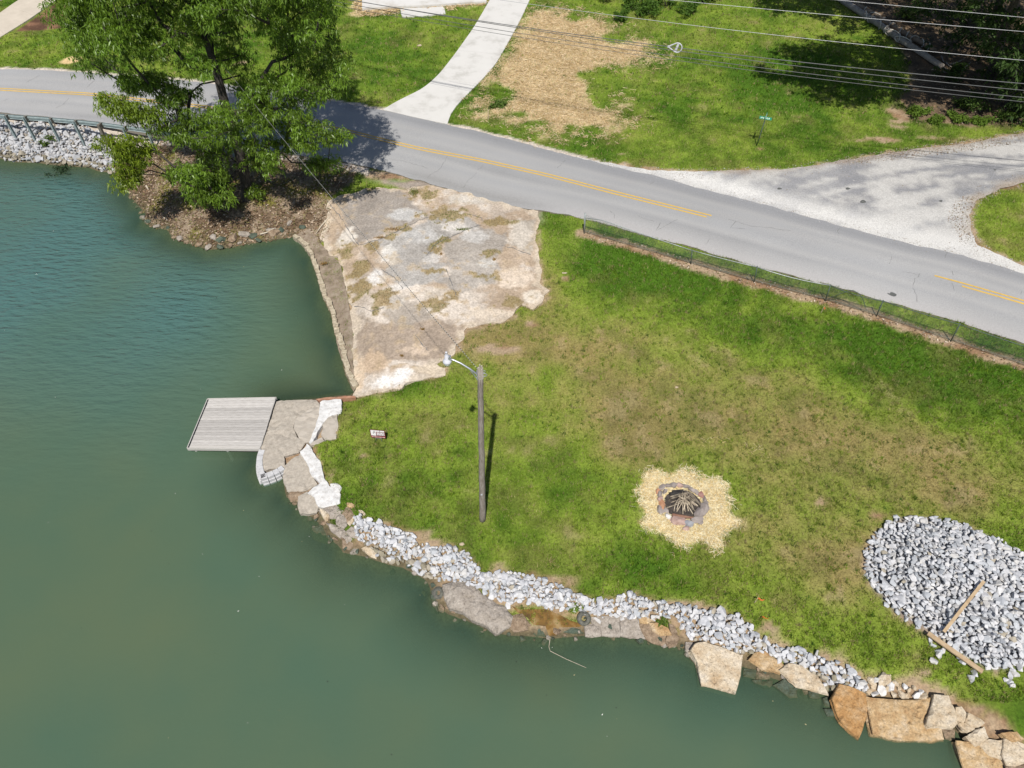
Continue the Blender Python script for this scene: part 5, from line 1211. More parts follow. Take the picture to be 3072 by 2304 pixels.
# ------------------------------------------------------------------ street sign
m_sign = surf("green_sign_sheet", (.02, .22, .13), (.04, .30, .18), scale=4, rough=.4, bump=0)
m_letter = surf("white_reflective_letters", (.70, .78, .74), (.8, .84, .8), scale=4, rough=.4, bump=0)
sb = PT(2270, 437); st_ = PY(2296, 357, sb[1])
sg = base_thing("street_sign", sb, "thin dark post with green street-name blades on the far lawn", "street sign")
sh = st_[2] - sb[2]
MB().tube([(0, 0, -.1), (st_[0] - sb[0], 0, sh)], .03, 7).build("post", m_gpost, sg, True)
for k, (rz_, zz) in enumerate([(-.35, .06), (1.15, .20)]):
    bl = MB().box((st_[0] - sb[0], 0, sh + zz), (.78, .02, .17), (-.25, 0, rz_)).build("sign_blade", m_sign, sg)
    mbx = MB(); Rm = Euler((-.25, 0, rz_)).to_matrix(); wds = [.05, .04, .06, .03, .05, .05, .04, .06]; x = -.30
    for j, w in enumerate(wds):
        c_ = Vector((st_[0] - sb[0], 0, sh + zz)) + Rm @ Vector((x + w / 2, -.0125, (.01 if j % 2 else -.01)))
        mbx.box(c_, (w * .75, .003, .085), (-.25, 0, rz_)); x += w + .026
    mbx.build("lettering", m_letter, bl)

# ------------------------------------------------------------------ yard sign
m_maroon = surf("maroon_print", (.12, .012, .02), (.17, .02, .03), scale=5, rough=.5, bump=0)
m_wprint = surf("white_print", (.72, .70, .72), (.80, .79, .80), scale=9, rough=.5, bump=0)
m_red = surf("red_white_print", (.55, .08, .06), (.80, .72, .70), scale=22, rough=.5, bump=0)
m_dark = surf("dark_print", (.03, .02, .04), (.10, .08, .10), scale=30, rough=.5, bump=0)
yb = PT(1137, 1324)
ys_ = base_thing("yard_sign", yb, "maroon and white lawn sign on two wire legs near the dock", "yard sign")
ys_.rotation_euler = (math.radians(-6), 0, math.radians(-6))
cw, chh, z0_ = .68, .50, .24
bd = MB().box((0, 0, z0_ + chh / 2), (cw, .012, chh)).build("board", m_maroon, ys_)
def face(x0, x1, y0, y1, m, nm, d_=.0085):
    MB().box(((x0 + x1) / 2 * cw, -d_, z0_ + (y0 + y1) / 2 * chh), ((x1 - x0) * cw, .003, (y1 - y0) * chh)).build(nm, m, bd)
face(-.45, -.11, .27, .95, m_wprint, "photo_panel"); face(-.11, .46, .78, .95, m_wprint, "name_strip")
face(-.06, .45, .53, .70, m_wprint, "text_panel"); face(-.06, .45, .33, .48, m_wprint, "text_panel"); face(-.44, .45, .05, .17, m_red, "phone_strip")
for x0, x1, y0, y1 in [(-.24, -.19, .62, .88), (-.30, -.27, .5, .72), (.14, .18, .84, .93), (.1, .2, .60, .66), (.02, .06, .60, .65), (.28, .42, .60, .65), (.0, .12, .37, .41), (.18, .3, .37, .41), (.34, .43, .37, .41), (-.36, -.2, .1, .14), (-.12, .1, .1, .14), (.16, .34, .1, .14)]:
    face(x0, x1, y0, y1, m_dark, "print_mark", .0112)
for x in (-.13, .13): MB().tube([(x, .0, -.12), (x, .0, z0_ + .02)], .006, 5).build("wire_leg", m_alwire, ys_)
MB().tube([(-.13, 0, z0_ - .03), (.13, 0, z0_ - .03)], .005, 5).build("cross_wire", m_alwire, ys_)

# ------------------------------------------------------------------ fire pit
pc_ = PT(*crop(*CF, [(870, 790)])[0])
m_ash = surf("ash_and_char", (.015, .013, .012), (.10, .085, .075), scale=10, rough=.95, bump=.6)
fp = base_thing("fire_pit", pc_, "stone-ringed fire pit in a patch of yellow straw", "fire pit")
ash, f2, nb = cdt_sheet([tuple(pc_[:2] + .78 * np.array((math.cos(a), .9 * math.sin(a)))) for a in np.linspace(0, 2 * math.pi, 24)[:-1]], .15, .2, .04, 3)
V = [(p[0] - pc_[0], p[1] - pc_[1], .02 + .05 * float(fbm(p[0], p[1], .3, 3, 9))) for p in ash]
obj("ash_bed", new_mesh("ash_bed", V, flip_up(ash, f2), m_ash), fp)
mS = {"g": surf("pit_grey_stone", (.20, .17, .155), (.34, .30, .28), scale=5, rough=.9, bump=.5), "p": surf("pit_pink_stone", (.32, .21, .18), (.46, .34, .30), scale=5, rough=.9, bump=.5),
      "o": surf("pit_orange_stone", (.40, .19, .10), (.52, .31, .20), scale=5, rough=.9, bump=.5), "w": surf("pit_white_stone", (.50, .48, .46), (.62, .60, .58), scale=5, rough=.9, bump=.4), "b": surf("pit_blue_stone", (.19, .195, .215), (.30, .305, .325), scale=5, rough=.9, bump=.5),
      "r": surf("pit_red_stone", (.27, .11, .09), (.40, .25, .22), scale=5, rough=.9, bump=.5)}
PS = [(515, 480, 60, 'g'), (620, 455, 55, 'g'), (715, 450, 60, 'g'), (830, 450, 60, 'p'), (930, 465, 60, 'g'), (1050, 530, 50, 'g'), (1130, 560, 50, 'g'), (1215, 625, 60, 'r'), (1270, 710, 60, 'g'), (1290, 790, 60, 'g'), (1265, 860, 95, 'g'), (1190, 950, 95, 'g'), (1120, 1065, 85, 'g'), (990, 1125, 75, 'b'), (930, 1215, 55, 'p'), (820, 1090, 110, 'p'), (690, 1065, 65, 'p'), (610, 985, 55, 'w'),
      (575, 890, 50, 'g'), (480, 885, 65, 'g'), (500, 790, 80, 'o'), (475, 690, 60, 'p'), (470, 605, 60, 'g'), (445, 545, 45, 'o'), (560, 560, 45, 'g'), (1200, 1110, 40, 'g')]
for j, (x, y, r, c_) in enumerate(PS):
    p = PT(*crop(*CF, [(x, y)])[0], .10); V, F = rock_template(20, .7, 300 + j); sc = 1.3 * r / 5.9235 * depth_of(p) / FPX
    o = obj("ring_stone", new_mesh("ring_stone", V, F, mS[c_]), fp); o.location = (p[0] - pc_[0], p[1] - pc_[1], p[2] - pc_[2] - .01); o.rotation_euler = (0, 0, math.atan2(p[1] - pc_[1], p[0] - pc_[0]) + 1.57); o.scale = (sc * 1.05, sc * .85, sc * .95)
m_stick = surf("dry_sticks", (.09, .07, .05), (.58, .51, .40), scale=5, rough=.9, bump=.3, c3=(.32, .27, .205), rand=.6)
m_char = surf("charred_log", (.012, .011, .011), (.05, .047, .045), scale=8, rough=.9, bump=.5)
m_rlog = surf("red_brown_log", (.13, .06, .04), (.28, .16, .11), scale=6, rough=.9, bump=.5)
ape = np.array((.02, .12, .42))
for j in range(36):
    a = rng.random() * 6.283; r0 = .25 + .42 * rng.random(); b0_ = np.array((r0 * math.cos(a), r0 * math.sin(a) * .9 - .05, .06)); e_ = ape + rng.normal(size=3) * np.array((.12, .10, .07))
    md = (b0_ + e_) / 2 + rng.normal(size=3) * .03; r = .014 + .024 * rng.random()
    MB().tube([b0_, md, e_ + (e_ - b0_) * .1], [r, r * .9, r * .55], 5).build("stick", m_stick, fp)
for a_, b2, r, m in (((650, 600), (900, 580), .075, m_char), ((700, 560), (890, 540), .06, m_char), ((690, 970), (1060, 1030), .06, m_rlog), ((1000, 570), (1190, 800), .045, m_stick), ((590, 850), (900, 740), .028, m_stick), ((1060, 620), (1130, 720), .03, m_stick)):
    p0 = PT(*crop(*CF, [a_])[0], .16) - pc_; p1 = PT(*crop(*CF, [b2])[0], .16) - pc_; MB().tube([p0, (p0 + p1) / 2, p1], [r, r, r * .85], 8).build("log", m, fp, False)

# ------------------------------------------------------------------ lumber on the heap, fallen poles, tyres, stakes
m_board = woodmat("sawn_board", (.36, .25, .15), (.56, .44, .30), (.47, .35, .22), (1, 1, 1), 4.0)
def heap_z(p): return float(pile_h(sd_poly(p[0], p[1], pile_poly), np.array(p[0]), np.array(p[1])))
def board(a, b2, w, h, dz0, dz1, lb):
    pa, pb2 = PT(*crop(*C8, [a])[0]), PT(*crop(*C8, [b2])[0])
    pa = P(*crop(*C8, [a])[0], heap_z(pa) + dz0); pb2 = P(*crop(*C8, [b2])[0], heap_z(pb2) + dz1)
    o = MB().beam(pa, pb2, w, h).build("lumber_board", m_board); tag(o, lb, "board", "boards on the stone heap")
board((1970, 482), (1728, 788), .11, .05, .36, .34, "thin wooden board lying up the face of the stone heap")
board((1632, 795), (1962, 1028), .17, .06, .26, .24, "thick wooden plank along the lower edge of the stone heap")
m_log = surf("grey_fallen_pole", (.20, .17, .14), (.46, .42, .37), scale=4, rough=.9, bump=.5, c3=(.33, .29, .25))
m_log2 = surf("brown_fallen_pole", (.17, .125, .085), (.36, .28, .20), scale=4, rough=.9, bump=.5)
m_vine = surf("pale_rope_wrap", (.55, .52, .45), (.70, .67, .60), scale=6, rough=.9, bump=0)
for k, (pl, r, m, lb) in enumerate([([(140, -40), (300, 70), (560, 235), (800, 400), (1000, 530), (1310, 740)], .24, m_log, "long grey fallen pole wrapped with pale rope"), ([(280, 10), (480, 140), (700, 255), (950, 400), (1230, 560)], .21, m_log2, "shorter brown fallen pole beside the grey one")]):
    q_ = [PT(*p, r) for p in crop(*CG, pl)]; p0 = q_[len(q_) // 2]
    t_ = base_thing("fallen_pole", (p0[0], p0[1], p0[2] - r), lb, "pole", "fallen poles at the wood's edge")
    a, b2 = q_[0], q_[-1]; n = 10
    path = [a + (b2 - a) * t + np.array((0, 0, .02 * rng.normal())) for t in np.linspace(0, 1, n)]
    to_local(MB().tube(path, [r * (1.05 - .2 * t) for t in np.linspace(0, 1, n)], 10), t_.location).build("trunk", m, t_, True)
    d = (b2 - a) / np.linalg.norm(b2 - a); s1 = np.cross(d, (0, 0, 1)); s1 /= np.linalg.norm(s1); s2 = np.cross(s1, d)
    for t in ([.3, .36, .44, .5, .56, .62, .66] if k == 0 else [.2, .32, .42, .52, .62, .70, .78, .86, .93]):
        c_ = a + (b2 - a) * t; tw = .35 * rng.normal()
        ring = [c_ + s1 * math.cos(q) * (r + .03) + s2 * math.sin(q) * (r + .03) + d * (tw * math.cos(q) * .8) for q in np.linspace(0, 6.283, 15)]
        to_local(MB().tube(ring, .04, 5, False), t_.location).build("rope_wrap", m_vine, t_, True)
m_tyre = surf("old_tyre_rubber", (.05, .055, .05), (.17, .165, .14), scale=9, rough=.9, bump=.5)
def tyre(px, py, z, R_, r_, rot, lb):
    p = P(px, py, z); t_ = base_thing("tyre", p, lb, "tyre", "old tyres at the waterline"); t_.rotation_euler = rot
    prof_ = [(R_ + r_ * 1.0 * math.cos(a), r_ * 1.1 * math.sin(a)) for a in np.linspace(-2.5, 2.5, 11)]
    V, F = [], []; n = 24
    for q in range(n):
        for pr, pz_ in prof_: V.append((pr * math.cos(6.2832 * q / n), pr * math.sin(6.2832 * q / n), pz_))
    for q in range(n):
        for k in range(10): F.append((q * 11 + k, ((q + 1) % n) * 11 + k, ((q + 1) % n) * 11 + k + 1, q * 11 + k + 1))
    obj("tread", new_mesh("tread", V, F, m_tyre, True), t_)
    mbx = MB()
    for q in range(36):
        a = 6.2832 * q / 36; mbx.box(((R_ + r_ * .98) * math.cos(a), (R_ + r_ * .98) * math.sin(a), 0), (.025, .03, r_ * 1.3), (0, 0, a))
    mbx.build("tread_lugs", m_tyre, t_)
tyre(*crop(*CB, [(1233, 383)])[0], -.12, .17, .085, (.45, .1, 0), "old half-buried tyre below the white stones, left of the wall blocks")
tyre(*crop(*CB, [(160, 195)])[0], -.33, .15, .08, (.3, -.2, 0), "dark old tyre at the left end of the largest boulder")
m_oflag = surf("orange_ribbon", (.70, .14, .03), (.85, .25, .08), scale=6, rough=.7, bump=0)
m_stake = surf("stake_wood", (.42, .33, .22), (.56, .46, .33), scale=8, rough=.9, bump=.2)
def flagstake(px, py, h, lb, dirx=1, wood=True):
    p = PT(px, py); t_ = base_thing("survey_flag", p, lb, "survey flag", "orange survey flags on the lawn")
    MB().tube([(0, 0, -.05), (.02, 0, h)], .016 if wood else .008, 5).build("stake", m_stake if wood else m_gpost, t_)
    V = []; nx_ = 5
    for i in range(nx_):
        for j in range(2): V.append((.02 + dirx * .075 * i, .03 * math.sin(i * 1.7), h - .02 - .10 * j - .03 * i + .02 * math.sin(i * 2.2)))
    F = [(2 * i, 2 * i + 1, 2 * i + 3, 2 * i + 2) for i in range(nx_ - 1)]
    o = MB().raw(V, F).build("ribbon", m_oflag, t_); sm = o.modifiers.new("t", 'SOLIDIFY'); sm.thickness = .006
flagstake(*crop(*C8, [(585, 612)])[0], .42, "orange flag on a stake above the white stone band")
flagstake(*crop(*C8, [(622, 705)])[0], .14, "low red-orange flag just above the stone band", 1, False)
flagstake(*crop(*C5, [(1935, 885)])[0], .5, "orange flag on a stake by the chain-link fence", .4)
sp_ = PT(1465, 360); o = base_thing("wooden_stake", sp_, "pale wooden stake in the grass beside the driveway", "stake"); MB().box((0, 0, .33), (.05, .05, .8)).build("shaft", m_stake, o); MB().raw([(-.025, -.025, .73), (.025, -.025, .73), (.025, .025, .73), (-.025, .025, .73), (0, 0, .80)], [(0, 1, 4), (1, 2, 4), (2, 3, 4), (3, 0, 4)]).build("pointed_top", m_stake, o)
# sticks and driftwood
m_drift = surf("pale_driftwood", (.36, .30, .22), (.56, .50, .41), scale=5, rough=.9, bump=.2)
def stick(px_pts, r, lb, m=m_drift, z=None, dz=.05, grp=None):
    q_ = [PT(*p, dz) if z is None else P(*p, z) for p in px_pts]; p0 = q_[0]
    o = to_local(MB().tube(q_, [r * (1 - .5 * i / (len(q_) - 1)) for i in range(len(q_))], 6), p0).build("fallen_branch", m); o.location = p0; tag(o, lb, "branch", grp)
stick(crop(*CB, [(985, 520), (975, 590), (985, 622), (1100, 680), (1250, 745)]), .014, "thin pale branch bent into the water below the seep", z=WZ + .03)
stick(crop(*CT, [(1985, 1310), (1940, 1360), (1905, 1410)]), .05, "driftwood stick at the pad's corner", dz=.08)
stick(crop(*CT, [(1960, 1330), (1985, 1370), (1950, 1410)]), .05, "forked driftwood stick beside the other at the pad's corner", dz=.06)
stick(crop((300, 400), 3.16, [(1520, 955), (1580, 940), (1650, 900)]), .05, "grey branch lying over the point's dark rocks", dz=.2)
stick(crop((300, 400), 3.16, [(440, 500), (460, 535)]), .07, "short pale log on the leaf litter under the tree", dz=.07)
stick(crop((300, 400), 3.16, [(600, 795), (635, 815)]), .05, "short pale stick near the point's waterline", dz=.06)
stick(crop((300, 400), 3.16, [(1840, 965), (1900, 985), (1945, 1030)]), .05, "brown branch along the corner of the kerb wall", dz=.12)
for j, (a_, b2) in enumerate([((1390, 715), (1550, 650)), ((1350, 690), (1410, 740)), ((1330, 750), (1440, 790)), ((1480, 740), (1540, 780)), ((1300, 620), (1330, 690)), ((1560, 740), (1620, 690)), ((1310, 790), (1380, 800))]):
    stick(crop(*CG, [a_, ((a_[0] + b2[0]) / 2, (a_[1] + b2[1]) / 2 + 8), b2]), .06, ORD[[1, 3, 2, 5, 0, 6, 4][j]] + " from the left of the grey dead branches at the fallen pole's end", m_log, None, .1, "debris branches at the wood's edge")
# a crate-like white litter piece, a pale stone on the lawn
for px, py, r, lb in [(1693, 820, .13, "pale stone on bare soil near the concrete pad"), (2030, 1163, .10, "small pale stone in the dry middle of the lawn"), (1385, 1633, .12, "cream stone at the grass edge above the riprap"), (1258, 138, .22, "white stone lying in the lawn left of the driveway"), (2780, 690 - 5, .0, "")]:
    if r == 0: continue
    p = PT(px, py); V, F = rock_template(16, .5, int(px)); o = obj("lawn_stone", new_mesh("lawn_stone", V, F, m_sand2)); o.location = (p[0], p[1], p[2] + r * .2); o.scale = (r, r * .8, r * .7); tag(o, lb, "stone")
gz_f = lambda x, y: float(zt(x, y, 9.0)) + .02
for j, (x, y, rx_, ry_) in enumerate([(1240, 1218, 18, 10), (735, 1140, 14, 6), (1147, 1140, 15, 7), (2035, 1027, 8, 4), (1710, 1215, 10, 6)]):
    pl = [(x + rx_ * math.cos(a) * (1 + .3 * math.sin(3 * a + j)), y + ry_ * math.sin(a)) for a in np.linspace(0, 6.283, 11)[:-1]]
    flat_patch("tar_spot", pl, C3, m_patch, gravel, .012, gz_f, .01)
# ------------------------------------------------------------------ trees
m_bark = surf("grey_brown_bark", (.022, .019, .016), (.12, .108, .095), scale=6, rough=.95, bump=.8, bscale=12, c3=(.055, .048, .042), stretch=(4, 4, 1), dist=.04)
m_leaf = leafmat("glossy_leaves", trans=.38, rough=.42, spec=.45)
m_leafd = leafmat("matt_leaves", trans=.25, rough=.6, spec=.25)
def leaf_arrays(cent, rad, per, ln, wd, col, droop=.5, spread=.95, cj=.28, seed=0):
    """long leaves in rosettes round twig tips scattered through each clump"""
    r = np.random.default_rng(seed); cent = np.asarray(cent); n = len(cent)
    tips_n = max(1, per // 9)
    d = r.normal(size=(n, tips_n, 3)); d /= np.linalg.norm(d, axis=2, keepdims=True)
    rr = r.random((n, tips_n, 1)) ** .45
    tips = cent[:, None, :] + d * rr * np.asarray(rad)[:, None, None] * np.array((1, 1, .62))
    tips = tips.reshape(-1, 3); tc = np.repeat(np.asarray(col), tips_n, 0) * (1 + (r.random((len(tips), 1)) - .5) * cj)
    m = 9
    a = r.random((len(tips), m)) * 6.283; el = -droop + r.normal(size=(len(tips), m)) * .45
    dr = np.stack([np.cos(a) * np.cos(el), np.sin(a) * np.cos(el), np.sin(el)], -1)
    L_ = ln * (.6 + .7 * r.random((len(tips), m, 1)))
    b0 = tips[:, None, :] + dr * L_ * .12 + r.normal(size=(len(tips), m, 3)) * .05
    side = np.cross(dr, r.normal(size=dr.shape) * .5 + np.array((0, 0, 1.0))); side /= np.linalg.norm(side, axis=2, keepdims=True) + 1e-9
    md = b0 + dr * L_ * .45
    tip = b0 + dr * L_ + np.array((0, 0, -1)) * L_ * .18
    w_ = wd * (.7 + .6 * r.random((len(tips), m, 1)))
    V = np.stack([b0, md + side * w_ / 2, tip, md - side * w_ / 2], 2).reshape(-1, 3)
    N = len(tips) * m; F = np.arange(N * 4).reshape(N, 4)
    lc_ = np.repeat(tc, m, 0) * (1 + (r.random((N, 1)) - .5) * .3)
    return V, F, np.repeat(lc_, 4, 0), tips
def skeleton(root_path, root_r, targets, seed=0, minz=1.0, rscale=.014):
    """join targets one by one to the nearest node of a growing skeleton; pipe-model radii"""
    r = np.random.default_rng(seed)
    nodes = [np.array(p, float) for p in root_path]; par = [i - 1 for i in range(len(nodes))]; cnt = [0] * len(nodes)
    top = nodes[-1]; axis = np.array(root_path)
    order = np.argsort([min(np.linalg.norm(t - a) for a in axis) for t in targets])
    leafn = []
    for k in order:
        t = targets[k]; A = np.array(nodes)
        d = np.linalg.norm(A - t, axis=1) + np.where(A[:, 2] > t[2] + .3, 2.5, 0) + np.where(A[:, 2] < minz, 6, 0)
        j = int(np.argmin(d)); a = nodes[j]; L_ = np.linalg.norm(t - a); n = max(1, int(L_ / .9)); prev = j
        for i in range(1, n + 1):
            u = i / n; p = a + (t - a) * u + r.normal(size=3) * .10 * L_ ** .5 * math.sin(math.pi * u) + np.array((0, 0, .10 * L_ * math.sin(math.pi * u)))
            nodes.append(p); par.append(prev); cnt.append(0); prev = len(nodes) - 1
        leafn.append(prev)
    for q in leafn:
        while q >= 0: cnt[q] += 1; q = par[q]
    return nodes, par, cnt, rscale
def skeleton_mesh(nodes, par, cnt, rscale, root_n, root_r, sides=6):
    mbx = MB(); kids = {}
    for i, p in enumerate(par): kids.setdefault(p, []).append(i)
    rad = lambda i: max(.012, rscale * cnt[i] ** .5)
    mbx.tube(nodes[:root_n], root_r, 10)
    done = set(range(root_n))
    for i in range(root_n, len(nodes)):
        if i in done: continue
        path = [par[i], i]; done.add(i); q = i
        while True:
            ks = [k for k in kids.get(q, []) if k not in done]
            if not ks: break
            q = max(ks, key=lambda k: cnt[k]); path.append(q); done.add(q)
        rs = [min(rad(path[1]) * 1.05, rad(path[1]) + .03)] + [rad(k) for k in path[1:]]
        mbx.tube([nodes[k] for k in path], rs, sides)
    return mbx
def in_poly(poly, n, seed, spacing, inset=.12):
    r = np.random.default_rng(seed); A = np.array(poly, float); lo, hi = A.min(0), A.max(0); out = []
    for _ in range(n * 60):
        p = lo + (hi - lo) * r.random(2)
        if sd_poly(p[0], p[1], poly) < spacing * inset: continue
        if all((p[0] - q[0]) ** 2 + (p[1] - q[1]) ** 2 > spacing ** 2 for q in out): out.append(p)
        if len(out) >= n: break
    return out
tb = PT(741, 592)
YT = tb[1]
F1 = [(360, -900), (330, -200), (335, 60), (370, 200), (460, 300), (490, 400), (620, 430), (700, 390), (900, 340), (1060, 400), (1200, 440), (1290, 400), (1400, 420), (1420, 560), (1560, 590), (1700, 640), (1880, 600), (2060, 530), (2150, 490), (2090, 350), (1980, 290), (2080, 240), (2030, 130), (1990, 60), (1960, -300), (1700, -800), (1400, -1150), (900, -1150)]
FO = [(F1, 300, 80, (-4.5, 4.8), 0), ([(720, 450), (980, 440), (1100, 470), (1200, 570), (1120, 630), (980, 650), (900, 560), (740, 540)], 14, 62, (-1.5, 1.5), 0), ([(560, 560), (700, 580), (900, 640), (980, 700), (860, 760), (760, 720), (620, 670)], 11, 58, (-2.5, -1), .55),
      ([(900, 770), (1080, 690), (1300, 630), (1440, 640), (1500, 570), (1700, 610), (1760, 650), (1880, 680), (1900, 750), (2060, 750), (2110, 860), (2000, 900), (1900, 930), (1750, 900), (1700, 950), (1620, 1080), (1480, 990), (1400, 900), (1330, 1070), (1290, 1090), (1180, 880), (1020, 870)], 46, 78, (-3.6, .6), .1),
      ([(600, 860), (760, 820), (890, 850), (910, 910), (850, 960), (830, 1120), (730, 1110), (700, 1040), (720, 950)], 14, 56, (-3.2, -2.0), .8), ([(950, 1000), (1150, 990), (1290, 1060), (1370, 1100), (1400, 1180), (1350, 1260), (1280, 1230), (1150, 1190), (1080, 1100), (960, 1060)], 13, 60, (-3.4, -1.8), .1), ([(1850, 950), (2030, 950), (2010, 1020), (1860, 1020)], 3, 60, (-1, 0), 0),
      ([(1490, 1130), (1560, 1130), (1560, 1170), (1490, 1170)], 1, 50, (-.6, -.4), .2)]
GAPS = [([(1430, 130), (1560, 110), (1660, 250), (1560, 330), (1420, 300)], .75), ([(1700, 60), (1860, 60), (1850, 180), (1760, 240), (1690, 180)], .7), ([(1080, 230), (1260, 230), (1280, 320), (1100, 330)], .7), ([(880, 330), (1080, 330), (1160, 440), (900, 440)], .9), ([(1380, 250), (1530, 230), (1560, 400), (1420, 430)], .8), ([(1560, 330), (1680, 330), (1700, 420), (1600, 430)], .7)]
cl_pts, cl_rad, cl_col = [], [], []
tr_ = np.random.default_rng(11)
for pi, (pol, n, sp, dr_, yel) in enumerate(FO):
    for p in in_poly(pol, n, 100 + pi, sp * .82, .30 if pi == 0 else .34):
        if pi == 0 and any(sd_poly(p[0], p[1], g) > 0 and tr_.random() < q for g, q in GAPS): continue
        x, y = p[0] / 2.0109, p[1] / 2.0109
        # crown is roughly round in plan: less depth towards its sides
        u = (p[0] - 1250) / 950; wdt = math.sqrt(max(.08, 1 - u * u)) if pi == 0 else 1
        Yd = YT + (dr_[0] + (dr_[1] - dr_[0]) * tr_.random()) * wdt
        q = PY(x, y, Yd)
        if q[2] < .9: q = PY(x, y, Yd - 1.0)
        cl_pts.append(q); cl_rad.append((.98 if pi == 0 else .70) * (.75 + .5 * tr_.random()))
        g_ = np.array((.128, .222, .025)) * (.75 + .6 * tr_.random()); g_ = g_ * (1 - yel) + np.array((.20, .27, .02)) * yel
        cl_col.append(g_)
cl_pts = np.array(cl_pts)
trunk_path = [tb - np.array((0, 0, .3)), tb, PY(737, 545, YT - .05), PY(729, 500, YT - .1), PY(706, 410, YT - .1), PY(684, 345, YT), PY(669, 290, YT), PY(652, 225, YT + .1), PY(643, 190, YT + .1), PY(612, 110, YT + .2), PY(590, 30, YT + .1), PY(575, -80, YT), PY(570, -230, YT)]
root_r = [.46, .36, .31, .29, .27, .25, .235, .21, .19, .16, .13, .09, .05]
nodes, par, cnt, rs_ = skeleton(trunk_path, root_r, cl_pts, 5, 1.2, .022)
big = base_thing("broadleaf_tree", tb, "tall leafy tree with layered hanging branches standing on the point", "tree")
to_local(skeleton_mesh(nodes, par, cnt, rs_, len(trunk_path), root_r), tb).build("trunk", m_bark, big, True)
V, F, cc, tips = leaf_arrays(cl_pts, cl_rad, 460, .22, .054, np.array(cl_col), .75, seed=4)
crown = obj("crown", new_mesh("crown", V - tb, F, m_leaf, False, cc), big)

# woods on the right: crowns mostly above the picture, casting the big shadow
def wood_tree(base, height, crown_c, crown_r, seed, label, n=70, leafn=150, low=None, col=(.035, .068, .014), name="forest_tree", group="trees of the wood on the right"):
    r = np.random.default_rng(seed); base = np.array(base, float)
    d = r.normal(size=(n, 3)); d /= np.linalg.norm(d, axis=1)[:, None]; d *= (r.random((n, 1)) ** .4)
    t = base + np.array(crown_c) + d * np.array(crown_r)
    if low is not None: t = np.concatenate([t, low])
    t[:, 2] = np.maximum(t[:, 2], base[2] + 1.0)
    k = 8; top = base + np.array((crown_c[0] * .6, crown_c[1] * .6, crown_c[2] + crown_r[2] * .6))
    path = [base - np.array((0, 0, .3))] + [base + (top - base) * (i / k) + r.normal(size=3) * .12 * np.array((1, 1, 0)) for i in range(k + 1)]
    rr2 = [.34] + [.30 * (1 - .8 * i / k) + .03 for i in range(k + 1)]
    nd_, pa_, cn_, q_ = skeleton(path, rr2, t, seed, 2.0, .02)
    o = base_thing(name, base, label, "tree", group)
    to_local(skeleton_mesh(nd_, pa_, cn_, q_, len(path), rr2, 5), base).build("trunk", m_bark, o, True)
    c0 = np.array(col) * (.75 + .5 * r.random((len(t), 1)))
    V, F, cc, _ = leaf_arrays(t, .9 + .8 * r.random(len(t)), leafn, .36, .12, c0, .4, seed=seed)
    obj("crown", new_mesh("crown", V - base, F, m_leafd, False, cc), o)
    return o
def lowpts(pxs, Y0, Y1, seed):
    r = np.random.default_rng(seed); return np.array([PY(x, y, Y0 + (Y1 - Y0) * r.random()) for x, y in pxs])
WT = [((2965, 235), (26.5, 45.5, 14.2), (8.0, 4.6, 4.6), 170, None, "forest tree whose crown shades the lawn's far right corner"),
      ((3040, 320), (36.0, 44.5, 14.0), (6.5, 4.6, 4.5), 140, [(3040, 60), (3060, 130), (3000, 30), (2960, 20), (3050, 210), (3070, 280), (2985, 120), (3020, 180), (2950, 70), (3065, 330), (3030, 260)], "forest tree at the right edge behind the gravel drive"),
      ((2960, 110), (34.0, 55.0, 12.5), (7.5, 5.0, 5.0), 110, [(2800, 30), (2860, 60), (2900, 20), (2930, 90), (2840, 110), (2760, 10), (2890, 140), (2980, 160), (2940, 200), (2900, 230), (2990, 240)], "forest tree behind the fallen poles at the top right"),
      ((2740, -40), (27.0, 60.0, 12.5), (6.0, 4.5, 4.5), 80, [(2700, 8), (2650, 2), (2740, 15), (2790, 5)], "forest tree beyond the top edge above the poles"),
      ((3240, 280), (43.0, 46.0, 13.5), (7.0, 6.0, 5.0), 130, [(3068, 240), (3080, 310), (3060, 170), (3100, 260), (3110, 200), (3090, 350), (3130, 300)], "forest tree just outside the right edge"),
      ((3150, 120), (43.0, 62.0, 11.5), (7.0, 5.0, 5.5), 80, None, "forest tree deep in the wood at the right")]
for k_, (bp_, cc_, cr_, n_, lo_, lb) in enumerate(WT):
    b0_ = PT(*bp_); wood_tree(b0_, 17, tuple(np.array(cc_) - b0_), cr_, 21 + k_, lb, n_, 170, None if lo_ is None else lowpts(lo_, b0_[1] - 4, b0_[1] - .5, 3 + k_))
